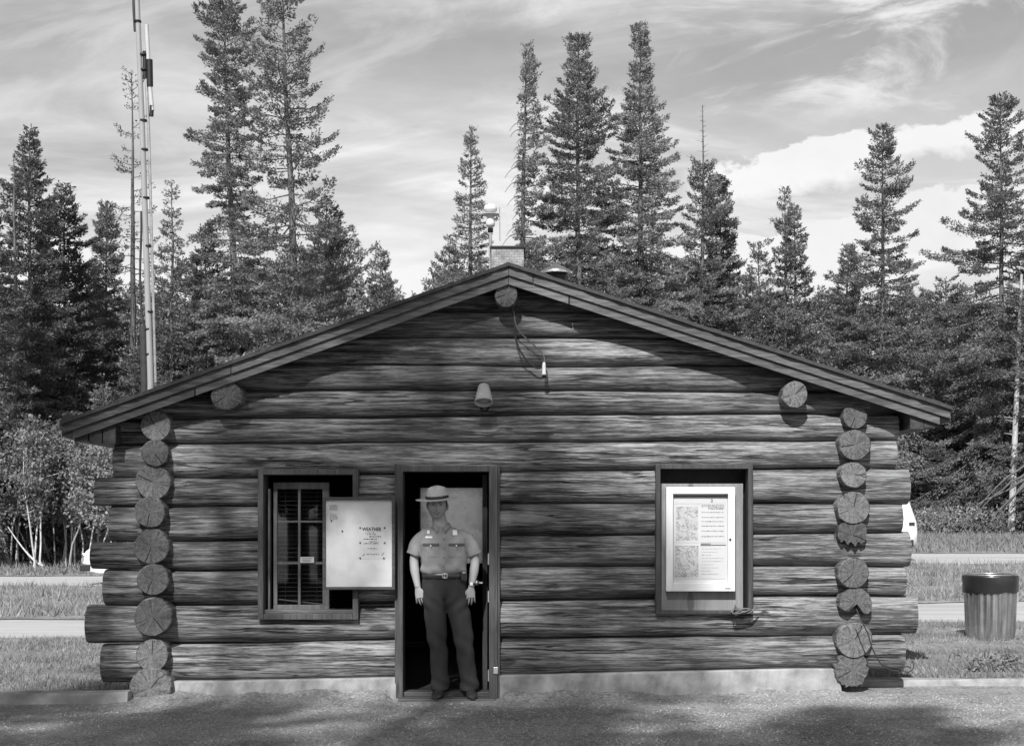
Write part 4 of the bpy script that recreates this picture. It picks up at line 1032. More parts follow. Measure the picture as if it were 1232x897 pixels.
# the forest below the skyline: shared tree meshes, every tree its own object
def children_of(o): return [c for c in col.objects if c.parent == o]
PROTO = {}
def copy_tree(key, builder, base, scale, rot, name, label, group):
    if key not in PROTO:
        r = builder(); r.name = name; PROTO[key] = (r, children_of(r))
    else:
        r0, kids = PROTO[key]; r = r0.copy(); col.objects.link(r)
        for c0 in kids: c = c0.copy(); col.objects.link(c); c.parent = r
    r.location = base; r.scale = scale; r.rotation_euler = (0, 0, rot)
    tag(r, label, 'tree', group); return r
def sp_proto(i):
    return lambda: conifer(200 + i, 10, 2.1 + .25 * (i % 3), cb=.03, dens=.9, p=.6 + .08 * (i % 3), gap=.08 + .03 * (i % 2), per=7, step=.30, droop=.3 + .1 * (i % 2), leafsize=1.15).finish('spruce_tree', 'x', 'tree', None, M_NEEDLE if i != 3 else M_NEEDLE_D, M_BARK, (0, 0, 0))
def bl_proto(i):
    return lambda: broadleaf(300 + i, 7, 1.5 + .2 * (i % 2), 7500, 1 if i % 2 else 2, .22, 1.1).finish('aspen_tree', 'x', 'tree', None, M_LEAF, M_PALEBARK, (0, 0, 0))
rg = random.Random(21)
def topline(px):
    return np.interp(px, [-60, 20, 100, 200, 300, 420, 470, 530, 620, 720, 830, 900, 960, 1020, 1080, 1140, 1180, 1290],
                     [290, 310, 325, 315, 305, 290, 340, 300, 290, 275, 280, 330, 355, 350, 335, 350, 350, 350])
ZONES = [(-80, 110, 'left of the cabin'), (110, 300, 'behind the antenna mast'),
         (300, 520, 'above the left roof slope'), (520, 700, 'behind the chimney'), (700, 900, 'below the tallest spruces by the ridge'),
         (900, 1080, 'above the right roof slope'), (1080, 1330, 'right of the cabin')]
def zone(px): return [z[2] for z in ZONES if z[0] <= px < z[1]][0]
def fill(px, py, Y, kind):
    base, h = place(px, py, Y); rgk = rg.random(); z = zone(px)
    if kind == 's':
        k = rg.randrange(6); sc = h / 10; w = sc ** .6 * rg.uniform(.85, 1.15)
        copy_tree(('s', k), sp_proto(k), base, (w, w, sc), rg.uniform(0, 6.28), 'spruce_tree', 'spruce massed in the forest ' + z, 'spruces massed ' + z)
    else:
        k = rg.randrange(4); sc = h / 7; w = sc ** .7 * rg.uniform(.9, 1.15)
        copy_tree(('b', k), bl_proto(k), base, (w, w, sc), rg.uniform(0, 6.28), 'aspen_tree', 'pale leafy aspen mixed into the forest ' + z, 'aspens mixed ' + z)
px = -75
while px < 1325:                                             # back row
    fill(px, topline(px) + rg.uniform(-5, 50), rg.uniform(70, 78) + (4 if px > 900 else 0), 's'); px += rg.uniform(19, 28)
px = -70
while px < 1325:                                             # middle row
    fill(px, topline(px) + rg.uniform(30, 110), rg.uniform(62, 69) + (3 if px > 900 else 0), 's' if rg.random() < (.45 if px < 480 else .72) else 'b'); px += rg.uniform(22, 34)
px = -70
while px < 1325:                                             # front row
    if 300 < px < 880: px += 40; continue
    fill(px, topline(px) + rg.uniform(80, 200), rg.uniform(54, 58) + (8 if px > 900 else 0), 's' if rg.random() < (.4 if px < 480 else .85) else 'b'); px += rg.uniform(32, 48)
# pale stemmed aspens at the forest edge on the left
ASP = 'young aspens at the forest edge left of the cabin'
for i, (px, py, Y, st) in enumerate([(6, 520, 49, 1), (30, 498, 50, 2), (52, 512, 48, 1), (60, 500, 51, 2), (80, 520, 49, 1), (98, 508, 50, 2), (118, 530, 48, 1), (132, 520, 51, 1), (150, 540, 50, 2), (-20, 510, 49, 1)]):
    base, h = place(px, py, Y)
    T = broadleaf(400 + i, h, .95, 3400, 3 if st == 1 else 5, .42, 1.0, rg.uniform(-.05, .05))
    if i in (2, 7):    # crooked pale stem without leaves low down
        q = np.linspace(0, 1, 6); T.limb(np.stack([-1.2 * q, .1 * q, .1 + 1.3 * q ** 1.4], 1), np.linspace(.05, .015, 6), 5)
    T.finish('aspen_tree', 'young leafy aspen with thin pale stems at the left forest edge', 'tree', ASP, M_LEAF, M_PALEBARK, base)
# leaning pale trunk and dead fallen branches at the right edge
base, h = place(1216, 330, 60); T = Tree(501); q = np.linspace(0, 1, 8)
T.limb(np.stack([.0 + .45 * q, 0 * q, -.3 + (h + .3) * q], 1), np.linspace(.16, .06, 8), 8)
for k in range(14):
    z = h * T.rg.uniform(.3, .95); a = T.rg.rand() * 6.28; L = T.rg.uniform(.4, 1.0); T.limb([[.45 * z / h, 0, z], [.45 * z / h + L * math.cos(a), L * math.sin(a), z + L * .15]], [.03, .008], 4)
T.finish('dead_tree', 'pale bare leaning trunk near the right edge in front of the drooping spruce', 'tree', None, M_NEEDLE, M_PALEBARK, base)
base = (ax(1212, 58), 58, H(ax(1212, 58), 58)); T = Tree(502)
for k in range(16):
    a = T.rg.uniform(-.2, 3.3); L = T.rg.uniform(1.2, 3.0); q = np.linspace(0, 1, 7); ex, ey = math.cos(a), T.rg.uniform(-.4, .2)
    T.limb(np.stack([.9 + ex * L * q, ey * L * q, 3.2 * (1 - q) ** .8 * T.rg.uniform(.5, 1) + .5 * q + np.cumsum(T.rg.randn(7) * .06)], 1), np.linspace(.055, .012, 7), 4)
T.finish('dead_branches', 'fan of pale dead branches hanging at the right edge below the leaning trunk', 'dead branches', None, M_NEEDLE, M_BARK, base)

# undergrowth at the foot of the forest, and grass: nobody could count them
def scatter_leaves(name, n, fx, seed, ln, wd, mat, upright, label, cat):
    rg = np.random.RandomState(seed); x, y, zoff = fx(rg, n); k = len(x)
    P = np.stack([x, y, hgt(x, y) + zoff], 1)
    D = rg.randn(k, 3) * (1 - upright) ; D[:, 2] = np.abs(D[:, 2]) + upright
    d = unit(D) * (ln * (.5 + rg.rand(k)))[:, None]; w = unit(np.cross(d, rg.randn(k, 3))) * (wd * (.6 + .8 * rg.rand(k)))[:, None]
    V = np.stack([P - w, P + w, P + d], 1).reshape(-1, 3); o = npmesh(name, V, np.arange(len(V)).reshape(-1, 3), mat)
    tag(o, label, cat, None, 'stuff'); return o
def fx_under(rg, n):
    c = 420; cx = rg.uniform(-24, 27, c); cy = np.where(cx < 0, rg.uniform(50.5, 62, c), rg.uniform(58, 72, c)); hh = rg.uniform(.35, 1.25, c); i = rg.randint(0, c, n)
    r = np.sqrt(rg.rand(n)); a = rg.rand(n) * 6.28
    return cx[i] + r * np.cos(a) * .95, cy[i] + r * np.sin(a) * .8, hh[i] * rg.rand(n) ** .6
scatter_leaves('undergrowth', 90000, fx_under, 5, .13, .032, foliage('undergrowth_leaves', .22, .3, .5), .2, 'low tangled undergrowth along the foot of the forest', 'undergrowth')
M_GRASS = foliage('dry_grass', .27, .35, .35)
def band(x0, x1, y0, y1):
    def f(rg, n):
        x = rg.uniform(x0, x1, n); y = y0 + (y1 - y0) * rg.rand(n)
        k = np.sin(x * 2.1 + np.sin(y * 1.7) * 2) + np.sin(y * 3.1 + x * .7) + rg.randn(n) * .6 > -.35; return x[k], y[k], np.full(k.sum(), .015)
    return f
scatter_leaves('grass', 42000, band(-9, -3.3, 12.98, 19.6), 6, .062, .006, M_GRASS, .55, 'short rough grass between the left kerb and the road', 'grass')
scatter_leaves('grass', 42000, band(3.05, 9.5, 13.6, 19.6), 7, .062, .006, M_GRASS, .55, 'short rough grass around the waste bin', 'grass')
scatter_leaves('grass', 46000, band(-14, 14, 23.4, 35.3), 8, .16, .011, M_GRASS, .55, 'long grass between the two roads', 'grass')
scatter_leaves('grass', 46000, band(-24, 27, 42, 60), 9, .22, .02, M_GRASS, .55, 'grass strip in front of the forest', 'grass')
T = Tree(601); rgw = T.rg; wx = ax(1205, 13.5)
for k in range(26):
    a = rgw.rand() * 6.28; L = rgw.uniform(.08, .28); x0 = wx + rgw.uniform(-.35, .3); q = np.linspace(0, 1, 4); z0 = H(wx, 13.5) + .12
    T.limb(np.stack([x0 + L * q * math.cos(a), 13.42 + L * .4 * q * math.sin(a), z0 + L * .35 * np.sin(q * 2.6)], 1), [.006, .005, .004, .002], 3)
P = np.stack([wx + rgw.randn(260) * .2, 13.45 + rgw.randn(260) * .05, H(wx, 13.5) + .16 + rgw.rand(260) * .12], 1); T.sprays(P, rgw.randn(260, 3), np.full(260, .05), np.full(260, .012))
T.finish('weed_clump', 'low dark weeds and twigs on the kerb in front of the waste bin', 'weeds', None, M_NEEDLE, M_BARK, (0, 0, 0))

def pebbles(n, seed):
    rg = np.random.RandomState(seed); y = 10.2 + 2.5 * rg.rand(n) ** 1.3; x = rg.uniform(-4.6, 4.6, n); P = np.stack([x, y, hgt(x, y)], 1)
    s = (.004 + .008 * rg.rand(n) ** 3)[:, None]; a = rg.rand(n) * 6.28; V = []
    for k in range(3): V.append(P + s * np.stack([np.cos(a + k * 2.1) * (1 + .5 * rg.rand(n)), np.sin(a + k * 2.1), np.full(n, -.3)], 1))
    V.append(P + s * np.stack([rg.randn(n) * .3, rg.randn(n) * .3, np.full(n, 1.0)], 1)); V = np.stack(V, 1).reshape(-1, 3)
    i = np.arange(n)[:, None] * 4; F = np.concatenate([i + np.array([[0, 1, 3]]), i + np.array([[1, 2, 3]]), i + np.array([[2, 0, 3]])]); o = npmesh('gravel_stones', V, F, plain('stone_grit', .3, .9, .6, 60))
    tag(o, 'loose grit and small stones on the gravel in front of the cabin', 'stones', None, 'stuff')
pebbles(9000, 31)
# spruces behind the camera, whose shade falls on the cabin front and the gravel
def shade_tree(hit_x, hit_z, Y, width, seed, label, dens=1.3, p=.8, **kw):
    """spruce at distance Y whose tip throws its shadow on the wall at hit_x, hit_z"""
    dy = 13 - Y; x = hit_x - dy * math.tan(R(SUN_AZ)); ztip = hit_z + dy * math.tan(R(SUN_EL)) / math.cos(R(SUN_AZ))
    T = conifer(seed, ztip, width, dens=dens, p=p, **kw); return T.finish('spruce_tree', label, 'tree', None, M_NEEDLE, M_BARK, (x, Y, 0))
shade_tree(-.44, 3.45, -9, 1.2, 701, 'tall high crowned spruce behind the camera, shading the gable above the doorway', 1.2, .55, gap=.1, per=7, cb=.953)
shade_tree(-.38, 1.9, -11, 1.7, 707, 'thin crowned spruce behind the camera, shading the doorway', .30, .8, gap=.3, per=7)
shade_tree(-3.95, 2.6, -7, 1.0, 702, 'slim spruce behind the camera, shading the left log corner', .6, .6, gap=.08, per=8)
shade_tree(-2.5, 4.1, -6, 2.1, 706, 'high crowned spruce behind the camera, shading the left roof slope', .30, .35, gap=.22, per=6, cb=.86)
shade_tree(.62, 1.75, -14, .95, 703, 'high crowned spruce behind the camera, dappling the wall right of the door', .7, .4, gap=.2, per=6, cb=.92)
for i, (hx, hz, yy, nm) in enumerate(((-5.0, -.75, -9, 'far left of the gravel'), (-2.3, -.65, -12, 'gravel left of the door'), (.5, -.8, -11, 'gravel before the door'), (3.1, -1.0, -13, 'gravel under the display case'), (5.6, -.8, -10, 'gravel by the waste bin'))):
    shade_tree(hx, hz, yy, 2.9, 710 + i, 'spruce behind the camera, shading the ' + nm, 1.3, .55, gap=.14, per=7)

# ------------------------------------------------------------------ the ranger in the doorway
PX0, PYY, PZ0 = ax(533, 13.0), 13.0, .034
PS = 135.0
def pxz(px, py): return (px - 533) / PS, (839.5 - py) / PS
PERSON = empty('person', (PX0, PYY, PZ0), 'man in a flat brimmed hat and short sleeved uniform standing in the open doorway', 'person')
PO = Vector((PX0, PYY, PZ0))
def remeshed(mb, name, mats, voxel, smooth=4, parent=PERSON, disp=None):
    o = mb.build(name, mats, None)
    md = o.modifiers.new('r', 'REMESH'); md.mode = 'VOXEL'; md.voxel_size = voxel; md.use_smooth_shade = True
    if smooth: ms = o.modifiers.new('s', 'SMOOTH'); ms.iterations = smooth; ms.factor = .5
    dg = bpy.context.evaluated_depsgraph_get(); dg.update(); me = bpy.data.meshes.new_from_object(o.evaluated_get(dg))
    old = o.data; o.modifiers.clear(); o.data = me; bpy.data.meshes.remove(old)
    if not me.materials: me.materials.append(mats)
    n = len(me.vertices); co = np.empty(n * 3, np.float32); me.vertices.foreach_get('co', co); co = co.reshape(-1, 3)
    if disp is not None:
        nr = np.empty(n * 3, np.float32); me.vertices.foreach_get('normal', nr); nr = nr.reshape(-1, 3)
        co += nr * disp(co)[:, None]
    tree = BVHTree.FromPolygons([Vector(c) for c in co], [tuple(p.vertices) for p in me.polygons])
    me.vertices.foreach_set('co', (co + np.array(PO, np.float32)).ravel().astype(np.float32)); me.polygons.foreach_set('use_smooth', [True] * len(me.polygons)); me.update()
    adopt(o, parent); return o, tree
def oring(c, hw, hd, n=24, e=2.3, tilt=None):
    out = []
    for j in range(n):
        a = 2 * math.pi * j / n; ca, sa = math.cos(a), math.sin(a)
        x = hw * math.copysign(abs(ca) ** (2 / e), ca); y = hd * math.copysign(abs(sa) ** (2 / e), sa)
        v = Vector((x, y, 0))
        if tilt is not None: v = tilt @ v
        out.append(Vector(c) + v)
    return out
def limb(mb, pts, rads, n=16, flat=1.0):
    pts = [Vector(p) for p in pts]; P, Rr = [], []
    for i in range(len(pts) - 1):
        for k in range(4):
            f = k / 4; P.append(pts[i].lerp(pts[i + 1], f)); Rr.append(rads[i] * (1 - f) + rads[i + 1] * f)
    P.append(pts[-1]); Rr.append(rads[-1])
    for _ in range(2):
        P = [P[0]] + [(P[i - 1] + P[i] * 2 + P[i + 1]) / 4 for i in range(1, len(P) - 1)] + [P[-1]]
    rings = []
    for i, p in enumerate(P):
        t = (P[min(i + 1, len(P) - 1)] - P[max(i - 1, 0)]).normalized(); a = Vector((0, 1, 0)).cross(t).normalized(); b = t.cross(a)
        rings.append([p + (a * math.cos(2 * math.pi * j / n) + b * math.sin(2 * math.pi * j / n) * flat) * Rr[i] for j in range(n)])
    mb.rings(rings)
M_SKIN = plain('skin', .35, .5, .06, 40, spec=.35); M_SHIRT = plain('grey_shirt_cloth', .25, .85, .08, 90, bstr=.1); M_TROU = plain('dark_trouser_cloth', .034, .9, .1, 90, bstr=.1)
M_LEATH = plain('dark_leather', .03, .32, .2, 30, spec=.5); M_FELT = plain('pale_felt', .45, .9, .08, 60, bstr=.1); M_HAIR = plain('dark_hair', .05, .6, .3, 90)
M_SHINE = plain('polished_badge', .8, .3, .05, 30)

# head with a face
HC = Vector((-.048, -.035, 1.700)); HT = Matrix.Rotation(R(4), 3, 'Y')
def head_rings(scale=1.0):
    rings = []; nl, nn = 34, 40
    for i in range(1, nl):
        ph = -math.pi / 2 + math.pi * i / nl; z = .122 * math.sin(ph); cr = math.cos(ph) ** .82; ring = []
        for j in range(nn):
            a = 2 * math.pi * j / nn; x = .086 * cr * math.cos(a); y = .102 * cr * math.sin(a)
            jaw = 1 - .18 * max(0, min(1, (-z - .03) / .09)); x *= jaw
            if y < 0: y *= 1 - .10 * max(0, min(1, (-z - .06) / .06))
            if y > 0 and z < -.02: y *= 1 - .45 * min(1, (-z - .02) / .09)
            if y < -.02:
                g = lambda cx, cz, sx, sz: math.exp(-((x - cx) / sx) ** 2 - ((z - cz) / sz) ** 2)
                dsp = .024 * g(0, -.030, .012, .016) + .015 * g(0, -.008, .010, .024) + .007 * (g(.030, .022, .02, .008) + g(-.030, .022, .02, .008)) \
                    - .015 * (g(.031, .006, .017, .010) + g(-.031, .006, .017, .010)) + .007 * (g(.045, -.025, .02, .02) + g(-.045, -.025, .02, .02)) \
                    + .006 * g(0, -.062, .024, .006) + .006 * g(0, -.074, .02, .006) - .004 * g(0, -.068, .03, .003) + .012 * g(0, -.104, .022, .014)
                y -= dsp
            ring.append(HC + HT @ (Vector((x, y, z)) * scale))
        rings.append(ring)
    return rings
body = MB(); body.rings(head_rings())
for s in (-1, 1):      # ears
    c = HC + HT @ Vector((s * .086, .012, -.008)); body.rings([oring(c + Vector((s * .004 * k, .003 * k, .0)) + Vector((0, 0, dz)), .006, .017 * w, 10) for k, dz, w in ((0, -.03, .4), (1, -.02, .8), (2, 0, 1.0), (2, .02, 1.0), (1, .03, .5))])
limb(body, [HC + Vector((0, .02, -.05)), (-.03, .005, 1.56), (-.012, .01, 1.46)], [.062, .064, .085])
body.rings([oring((0, 0, z), w, d_) for z, w, d_ in ((.97, .13, .07), (1.02, .15, .09), (1.1, .145, .085), (1.3, .16, .09), (1.42, .165, .085), (1.48, .10, .06))])
ARM = {-1: [(-.185, .0, 1.425), (-.232, .012, 1.335), (-.262, .018, 1.225), (-.252, -.005, 1.12), (-.222, -.035, .975)], 1: [(.195, .0, 1.425), (.25, .012, 1.335), (.288, .018, 1.225), (.278, -.005, 1.12), (.252, -.035, .980)]}
for s in (-1, 1): limb(body, ARM[s], [.052, .048, .040, .041, .026], flat=.95)
def hand(mb, w, d, s):
    w = Vector(w); d = Vector(d).normalized(); n = Vector((-s * .40, .92, 0)); n = (n - d * n.dot(d)).normalized(); e = Vector((-s * .92, -.40, 0)); e = (e - d * e.dot(d) - n * e.dot(n)).normalized()
    rings = []
    for t, hw, ht in ((-.02, .025, .020), (.01, .029, .017), (.04, .038, .015), (.075, .041, .0135), (.095, .038, .012)):
        rings.append([w + d * t + e * hw * math.cos(2 * math.pi * j / 16) + n * (ht * math.sin(2 * math.pi * j / 16) + .06 * t) for j in range(16)])
    mb.rings(rings)
    for off, ln, curl in ((.030, .074, .40), (.0105, .084, .50), (-.0095, .078, .65), (-.028, .062, .8)):
        p = w + d * .082 + e * off + n * .005; pts = [p]; ang = .10; q = p
        for k, fr in enumerate((.25, .40, .25, .18)):
            ang += curl * (.15, .40, .5, .35)[k]; q = q + (d * math.cos(ang) + n * math.sin(ang)) * ln * fr * 1.08 + e * off * .26; pts.append(q)
        mb.tube(pts, [.0092, .0088, .0082, .0076, .0056], 10)
    p = w + d * .022 + e * .022 + n * .004
    mb.tube([p, p + d * .028 + e * .022 + n * .008, p + d * .058 + e * .033 + n * .016, p + d * .082 + e * .034 + n * .024], [.013, .0125, .0105, .0070], 10)
HW = {-1: ((-.222, -.035, .972), (.16, -.10, -1)), 1: ((.252, -.035, .977), (.0, -.10, -1))}
for s in (-1, 1): hand(body, HW[s][0], HW[s][1], s)
# legs inside the trousers
HIP = {-1: [(-.085, .0, .97), (-.068, -.01, .72), (-.045, -.012, .47), (-.030, .015, .25), (-.018, .01, .07)], 1: [(.105, .0, .97), (.150, -.02, .72), (.190, -.025, .47), (.215, .005, .25), (.235, .0, .07)]}
for s in (-1, 1): limb(body, HIP[s], [.07, .065, .055, .05, .04])
BODY, BB = remeshed(body, 'body', M_SKIN, .0033, 1)

def fold(co):
    x, y, z = co.T
    return (.007 * np.sin(z * 38 + x * 22 + np.sin(x * 30) * 1.5) * np.exp(-((z - 1.14) / .07) ** 2) + .0025 * np.sin(z * 34 - x * 40 + y * 18) + .003 * np.sin(x * 55 + z * 12 + np.sin(z * 24)) - .004 * np.exp(-((np.abs(x) - .165) / .012) ** 2) * (z > 1.28) * (z < 1.44))
sh = MB()
sh.rings([oring((c, yy, z), w, d_, 36) for z, c, w, d_, yy in ((1.094, .01, .186, .116, .0), (1.102, .01, .198, .126, -.002), (1.128, .01, .206, .135, -.003), (1.18, .008, .204, .134, -.004), (1.27, .006, .204, .134, -.004), (1.36, .004, .212, .138, -.004),
          (1.42, .002, .200, .128, 0), (1.465, .0, .165, .106, .004), (1.495, -.004, .120, .085, .008), (1.52, -.010, .082, .070, .010), (1.535, -.012, .066, .062, .010))])
for s in (-1, 1):
    A = ARM[s]; limb(sh, [(A[0][0] * .70, .004, 1.435), (A[0][0] + s * .010, .002, 1.415), (A[1][0] + s * .006, .010, 1.345), (A[2][0] * .985 + s * .004, .015, 1.262)], [.056, .060, .064, .069], 20, .95)
SHIRT, BS = remeshed(sh, 'shirt', M_SHIRT, .0065, 3, disp=fold)
def fold2(co):
    x, y, z = co.T; leg = np.where(x < .04, 0.0, 1.0)
    return (.010 * np.sin(z * 42 + x * 30) * np.exp(-((z - .10) / .07) ** 2) + .008 * np.sin(z * 34 + x * 26 + leg) * np.exp(-((z - .48) / .10) ** 2) + .008 * np.sin(z * 40 - np.abs(x - .02) * 40) * np.exp(-((z - .82) / .08) ** 2) + .0035 * np.sin(x * 60 + np.sin(z * 9) * 2))
tr = MB()
tr.rings([oring((.012, .0, z), w, d_, 32) for z, w, d_ in ((1.085, .190, .116), (1.05, .194, .116), (.98, .202, .116), (.92, .200, .110), (.88, .180, .095), (.86, .14, .07))])
for s in (-1, 1):
    Hh_ = HIP[s]; limb(tr, [(Hh_[0][0] - s * .002, 0, .99), (Hh_[0][0], -.002, .90), Hh_[1], Hh_[2], Hh_[3], (Hh_[4][0], .006, .06)], [.105, .108, .098, .083, .078, .082], 22, 1.05)
TROU, BT = remeshed(tr, 'trousers', M_TROU, .0075, 3, disp=fold2)
def patch(mb, bvh, poly, lift=.004, mat=0, res=5):
    """a small cloth panel lying on the front of a garment, drawn as a quad grid in x, z"""
    (x00, z00), (x10, z10), (x11, z11), (x01, z01) = poly; g = []
    for i in range(res + 1):
        for j in range(res + 1):
            u_, v_ = j / res, i / res
            x = (x00 * (1 - u_) + x10 * u_) * (1 - v_) + (x01 * (1 - u_) + x11 * u_) * v_; z = (z00 * (1 - u_) + z10 * u_) * (1 - v_) + (z01 * (1 - u_) + z11 * u_) * v_
            h = bvh.ray_cast(Vector((x, -1, z)), Vector((0, 1, 0)))[0]; y = h.y if h is not None else -.1
            g.append((x, y, z))
    n = res + 1; V = [PO + Vector((x, y - lift, z)) for x, y, z in g] + [PO + Vector((x, y + .003, z)) for x, y, z in g]; o = n * n
    F = [(i * n + j, i * n + j + 1, (i + 1) * n + j + 1, (i + 1) * n + j) for i in range(res) for j in range(res)]
    bd = [j for j in range(n)] + [i * n + res for i in range(1, n)] + [res * n + j for j in range(res - 1, -1, -1)] + [i * n for i in range(res - 1, 0, -1)]
    F += [(bd[k], bd[(k + 1) % len(bd)], bd[(k + 1) % len(bd)] + o, bd[k] + o) for k in range(len(bd))]
    mb.add(V, F, mat, False)
def q(px0, py0, px1, py1): 
    a, b_ = pxz(px0, py1), pxz(px1, py0); return [(a[0], a[1]), (b_[0], a[1]), (b_[0], b_[1]), (a[0], b_[1])]
M_SHIRTD = plain('shirt_seam', .085, .9, .1, 90)
for x0_, x1_ in ((509.5, 529), (541, 559)):
    mb = MB(); patch(mb, BS, q(x0_, 657, x1_, 671), .0045); P_ = mb.build('pocket', M_SHIRT, SHIRT)
    a = q(x0_ - .4, 655, x1_ + .4, 659.5); m_ = [(a[0][0], a[0][1] + .008), (a[1][0], a[1][1] + .008), a[2], a[3]]
    mb = MB(); patch(mb, BS, m_, .0085); mb.build('pocket_flap', M_SHIRTD, P_)
    mb = MB(); mb.lathe(PO + Vector((sum(p[0] for p in a) / 4, -.152, a[0][1] + .012)), [(.001, .004), (.006, .003), (.007, 0)], 10, 0, Matrix.Rotation(R(90), 3, 'X')); mb.build('button', M_SHINE, P_)
mb = MB(); patch(mb, BS, q(532.6, 640, 536.6, 691), .004, 0, 9); PL = mb.build('placket', M_SHIRT, SHIRT)
for py in (650, 661, 672, 683):
    x, z = pxz(534.6, py); h = BS.ray_cast(Vector((x, -1, z)), Vector((0, 1, 0)))[0]
    mb = MB(); mb.lathe(PO + Vector((x, h.y - .004, z)), [(.001, .004), (.005, .003), (.006, 0)], 8, 0, Matrix.Rotation(R(90), 3, 'X')); mb.build('button', M_SHIRTD, PL)
for s in (-1, 1):     # the two wings of an open collar, folded over round the neck
    rings = []; nk = Vector((-.013, .008, 1.545))
    for f in np.linspace(0, 1, 14):
        a = R(88) - R(168) * f; ca, sa = math.cos(a) * s, math.sin(a)
        top = nk + Vector((.068 * ca, .066 * sa, .004 - .035 * f ** 3)); out = nk + Vector((.088 * ca, .085 * sa, -.030 - .030 * f ** 2))
        if f > .6:
            g = (f - .6) / .4; tip = Vector((nk.x + s * (.062 - .030 * g), -.120 - .004 * g, 1.462 - .0 * g + .02 * (1 - g))); out = out.lerp(tip, min(1, g * 1.6))
        h = BS.ray_cast(Vector((out.x, -1, out.z)), Vector((0, 1, 0)))[0]
        if f > .6 and h is not None: out.y = min(out.y, h.y - .007)
        mid = (top + out) / 2 + Vector((ca, sa, .3)) * .006
        rings.append([PO + top, PO + mid, PO + out, PO + out + Vector((-ca * .004, .005, 0)), PO + top + Vector((-ca, -sa, 0)) * .006])
    mb = MB(); mb.rings(rings, 0, True); mb.build('collar', M_SHIRT, SHIRT)
mb = MB(); patch(mb, BS, q(545.2, 639, 550.3, 645.2), .009); mb.build('badge', M_SHINE, SHIRT)
mb = MB(); patch(mb, BS, q(512.5, 646.8, 521, 648.8), .006); mb.build('name_tag', M_SHINE, SHIRT)
mb = MB(); patch(mb, BS, q(514.3, 639.5, 517.3, 643.5), .006); mb.build('pin', M_SHINE, SHIRT)
for s in (-1, 1):     # epaulettes
    mb = MB(); rings = []
    for f in np.linspace(0, 1, 6):
        x = s * (.10 + .085 * f) - .004; h = BS.ray_cast(Vector((x, .006, 2)), Vector((0, 0, -1)))[0]; z = (h.z if h is not None else 1.47) + .004
        rings.append([PO + Vector((x, .006 - .024, z - .008)), PO + Vector((x, .006 - .018, z)), PO + Vector((x, .024, z)), PO + Vector((x, .030, z - .008))])
    mb.rings(rings, 0, False); mb.build('epaulette', M_SHIRT, SHIRT)
# belt
mb = MB(); rings = []
for dz, k in ((1.054, 1.02), (1.058, 1.055), (1.098, 1.055), (1.102, 1.0)): rings.append([PO + p for p in oring((.012, 0, dz), .192 * k, .121 * k, 48)])
mb.rings(rings); BELT = mb.build('belt', M_LEATH, TROU)
mb = MB(); x, z = pxz(536, 694); bz_ = 1.08
frame_boxes(mb, PO.x + x - .024, PO.x + x + .024, PO.z + bz_ - .021, PO.z + bz_ + .021, PO.y - .137, PO.y - .129, .007); mb.box(PO.x + x - .003, PO.x + x + .003, PO.y - .139, PO.y - .130, PO.z + bz_ - .014, PO.z + bz_ + .014); mb.build('buckle', M_BRASS, BELT)
mb = MB(); mb.box(PO.x + .165, PO.x + .215, PO.y - .115, PO.y - .06, PO.z + 1.03, PO.z + 1.115, bev=.012); mb.build('pouch', M_LEATH, BELT)
# shoes
for s in (-1, 1):
    ax0 = HIP[s][4][0] + s * .005; yaw = Matrix.Rotation(-s * R(9) * -1, 3, 'Z'); rings = []
    for y, hw, h0 in ((.085, .022, .05), (.075, .034, .075), (.03, .040, .10), (-.03, .041, .098), (-.07, .044, .075), (-.12, .049, .058), (-.16, .047, .050), (-.19, .036, .042), (-.205, .018, .028)):
        ring = []
        for j in range(20):
            a = 2 * math.pi * j / 20; xx = hw * math.cos(a); zz = h0 / 2 + h0 / 2 * math.copysign(abs(math.sin(a)) ** .7, math.sin(a)); p = yaw @ Vector((xx, y, 0)); ring.append(PO + Vector((ax0 + p.x, p.y, zz)))
        rings.append(ring)
    mb = MB(); mb.rings(rings); mb.build('shoe', M_LEATH, PERSON)
# hat
HB = HC + Vector((-.002, -.004, .052)); HM = Matrix.Rotation(R(-4.0), 3, 'Y') @ Matrix.Rotation(R(5), 3, 'X')
def hp(x, y, z): return PO + HB + HM @ Vector((x, y, z))
mb = MB(); rings = []; n = 56
for r_, dz in ((.094, .004), (.11, .002), (.145, 0), (.176, .0), (.190, .003), (.193, .006), (.190, .009), (.176, .0065), (.145, .0065), (.11, .009), (.094, .012)):
    rings.append([hp(r_ * math.cos(2 * math.pi * j / n), r_ * 1.08 * math.sin(2 * math.pi * j / n), dz + .004 * math.cos(4 * math.pi * j / n) * (r_ / .17)) for j in range(n)])
mb.rings(rings, 0, True, False)
HAT = mb.build('hat', M_FELT, PERSON)
mb = MB(); rings = []
for t in np.linspace(0, 1, 12):
    z = .006 + .122 * t; rad = .101 * (1 - .16 * t ** 1.5) if t < .8 else .101 * (.88 - .88 * ((t - .8) / .2) ** 1.6 * .95)
    ring = []
    for j in range(n):
        a = 2 * math.pi * j / n; dent = 1 - .20 * max(0, (t - .25) / .75) * abs(math.cos(2 * a)) ** 3 * (1 if t < .99 else .4)
        ring.append(hp(rad * dent * math.cos(a), rad * 1.12 * dent * math.sin(a), z - .012 * max(0, t - .8) * 5 * (.5 + .5 * math.cos(4 * a))))
    rings.append(ring)
mb.rings(rings); mb.build('crown', M_FELT, HAT)
mb = MB(); mb.rings([[hp(r_ * math.cos(2 * math.pi * j / n), r_ * 1.12 * math.sin(2 * math.pi * j / n), z) for j in range(n)] for r_, z in ((.101, .010), (.104, .012), (.103, .034), (.100, .036))], 0, True, False); mb.build('hat_band', M_LEATH, HAT)
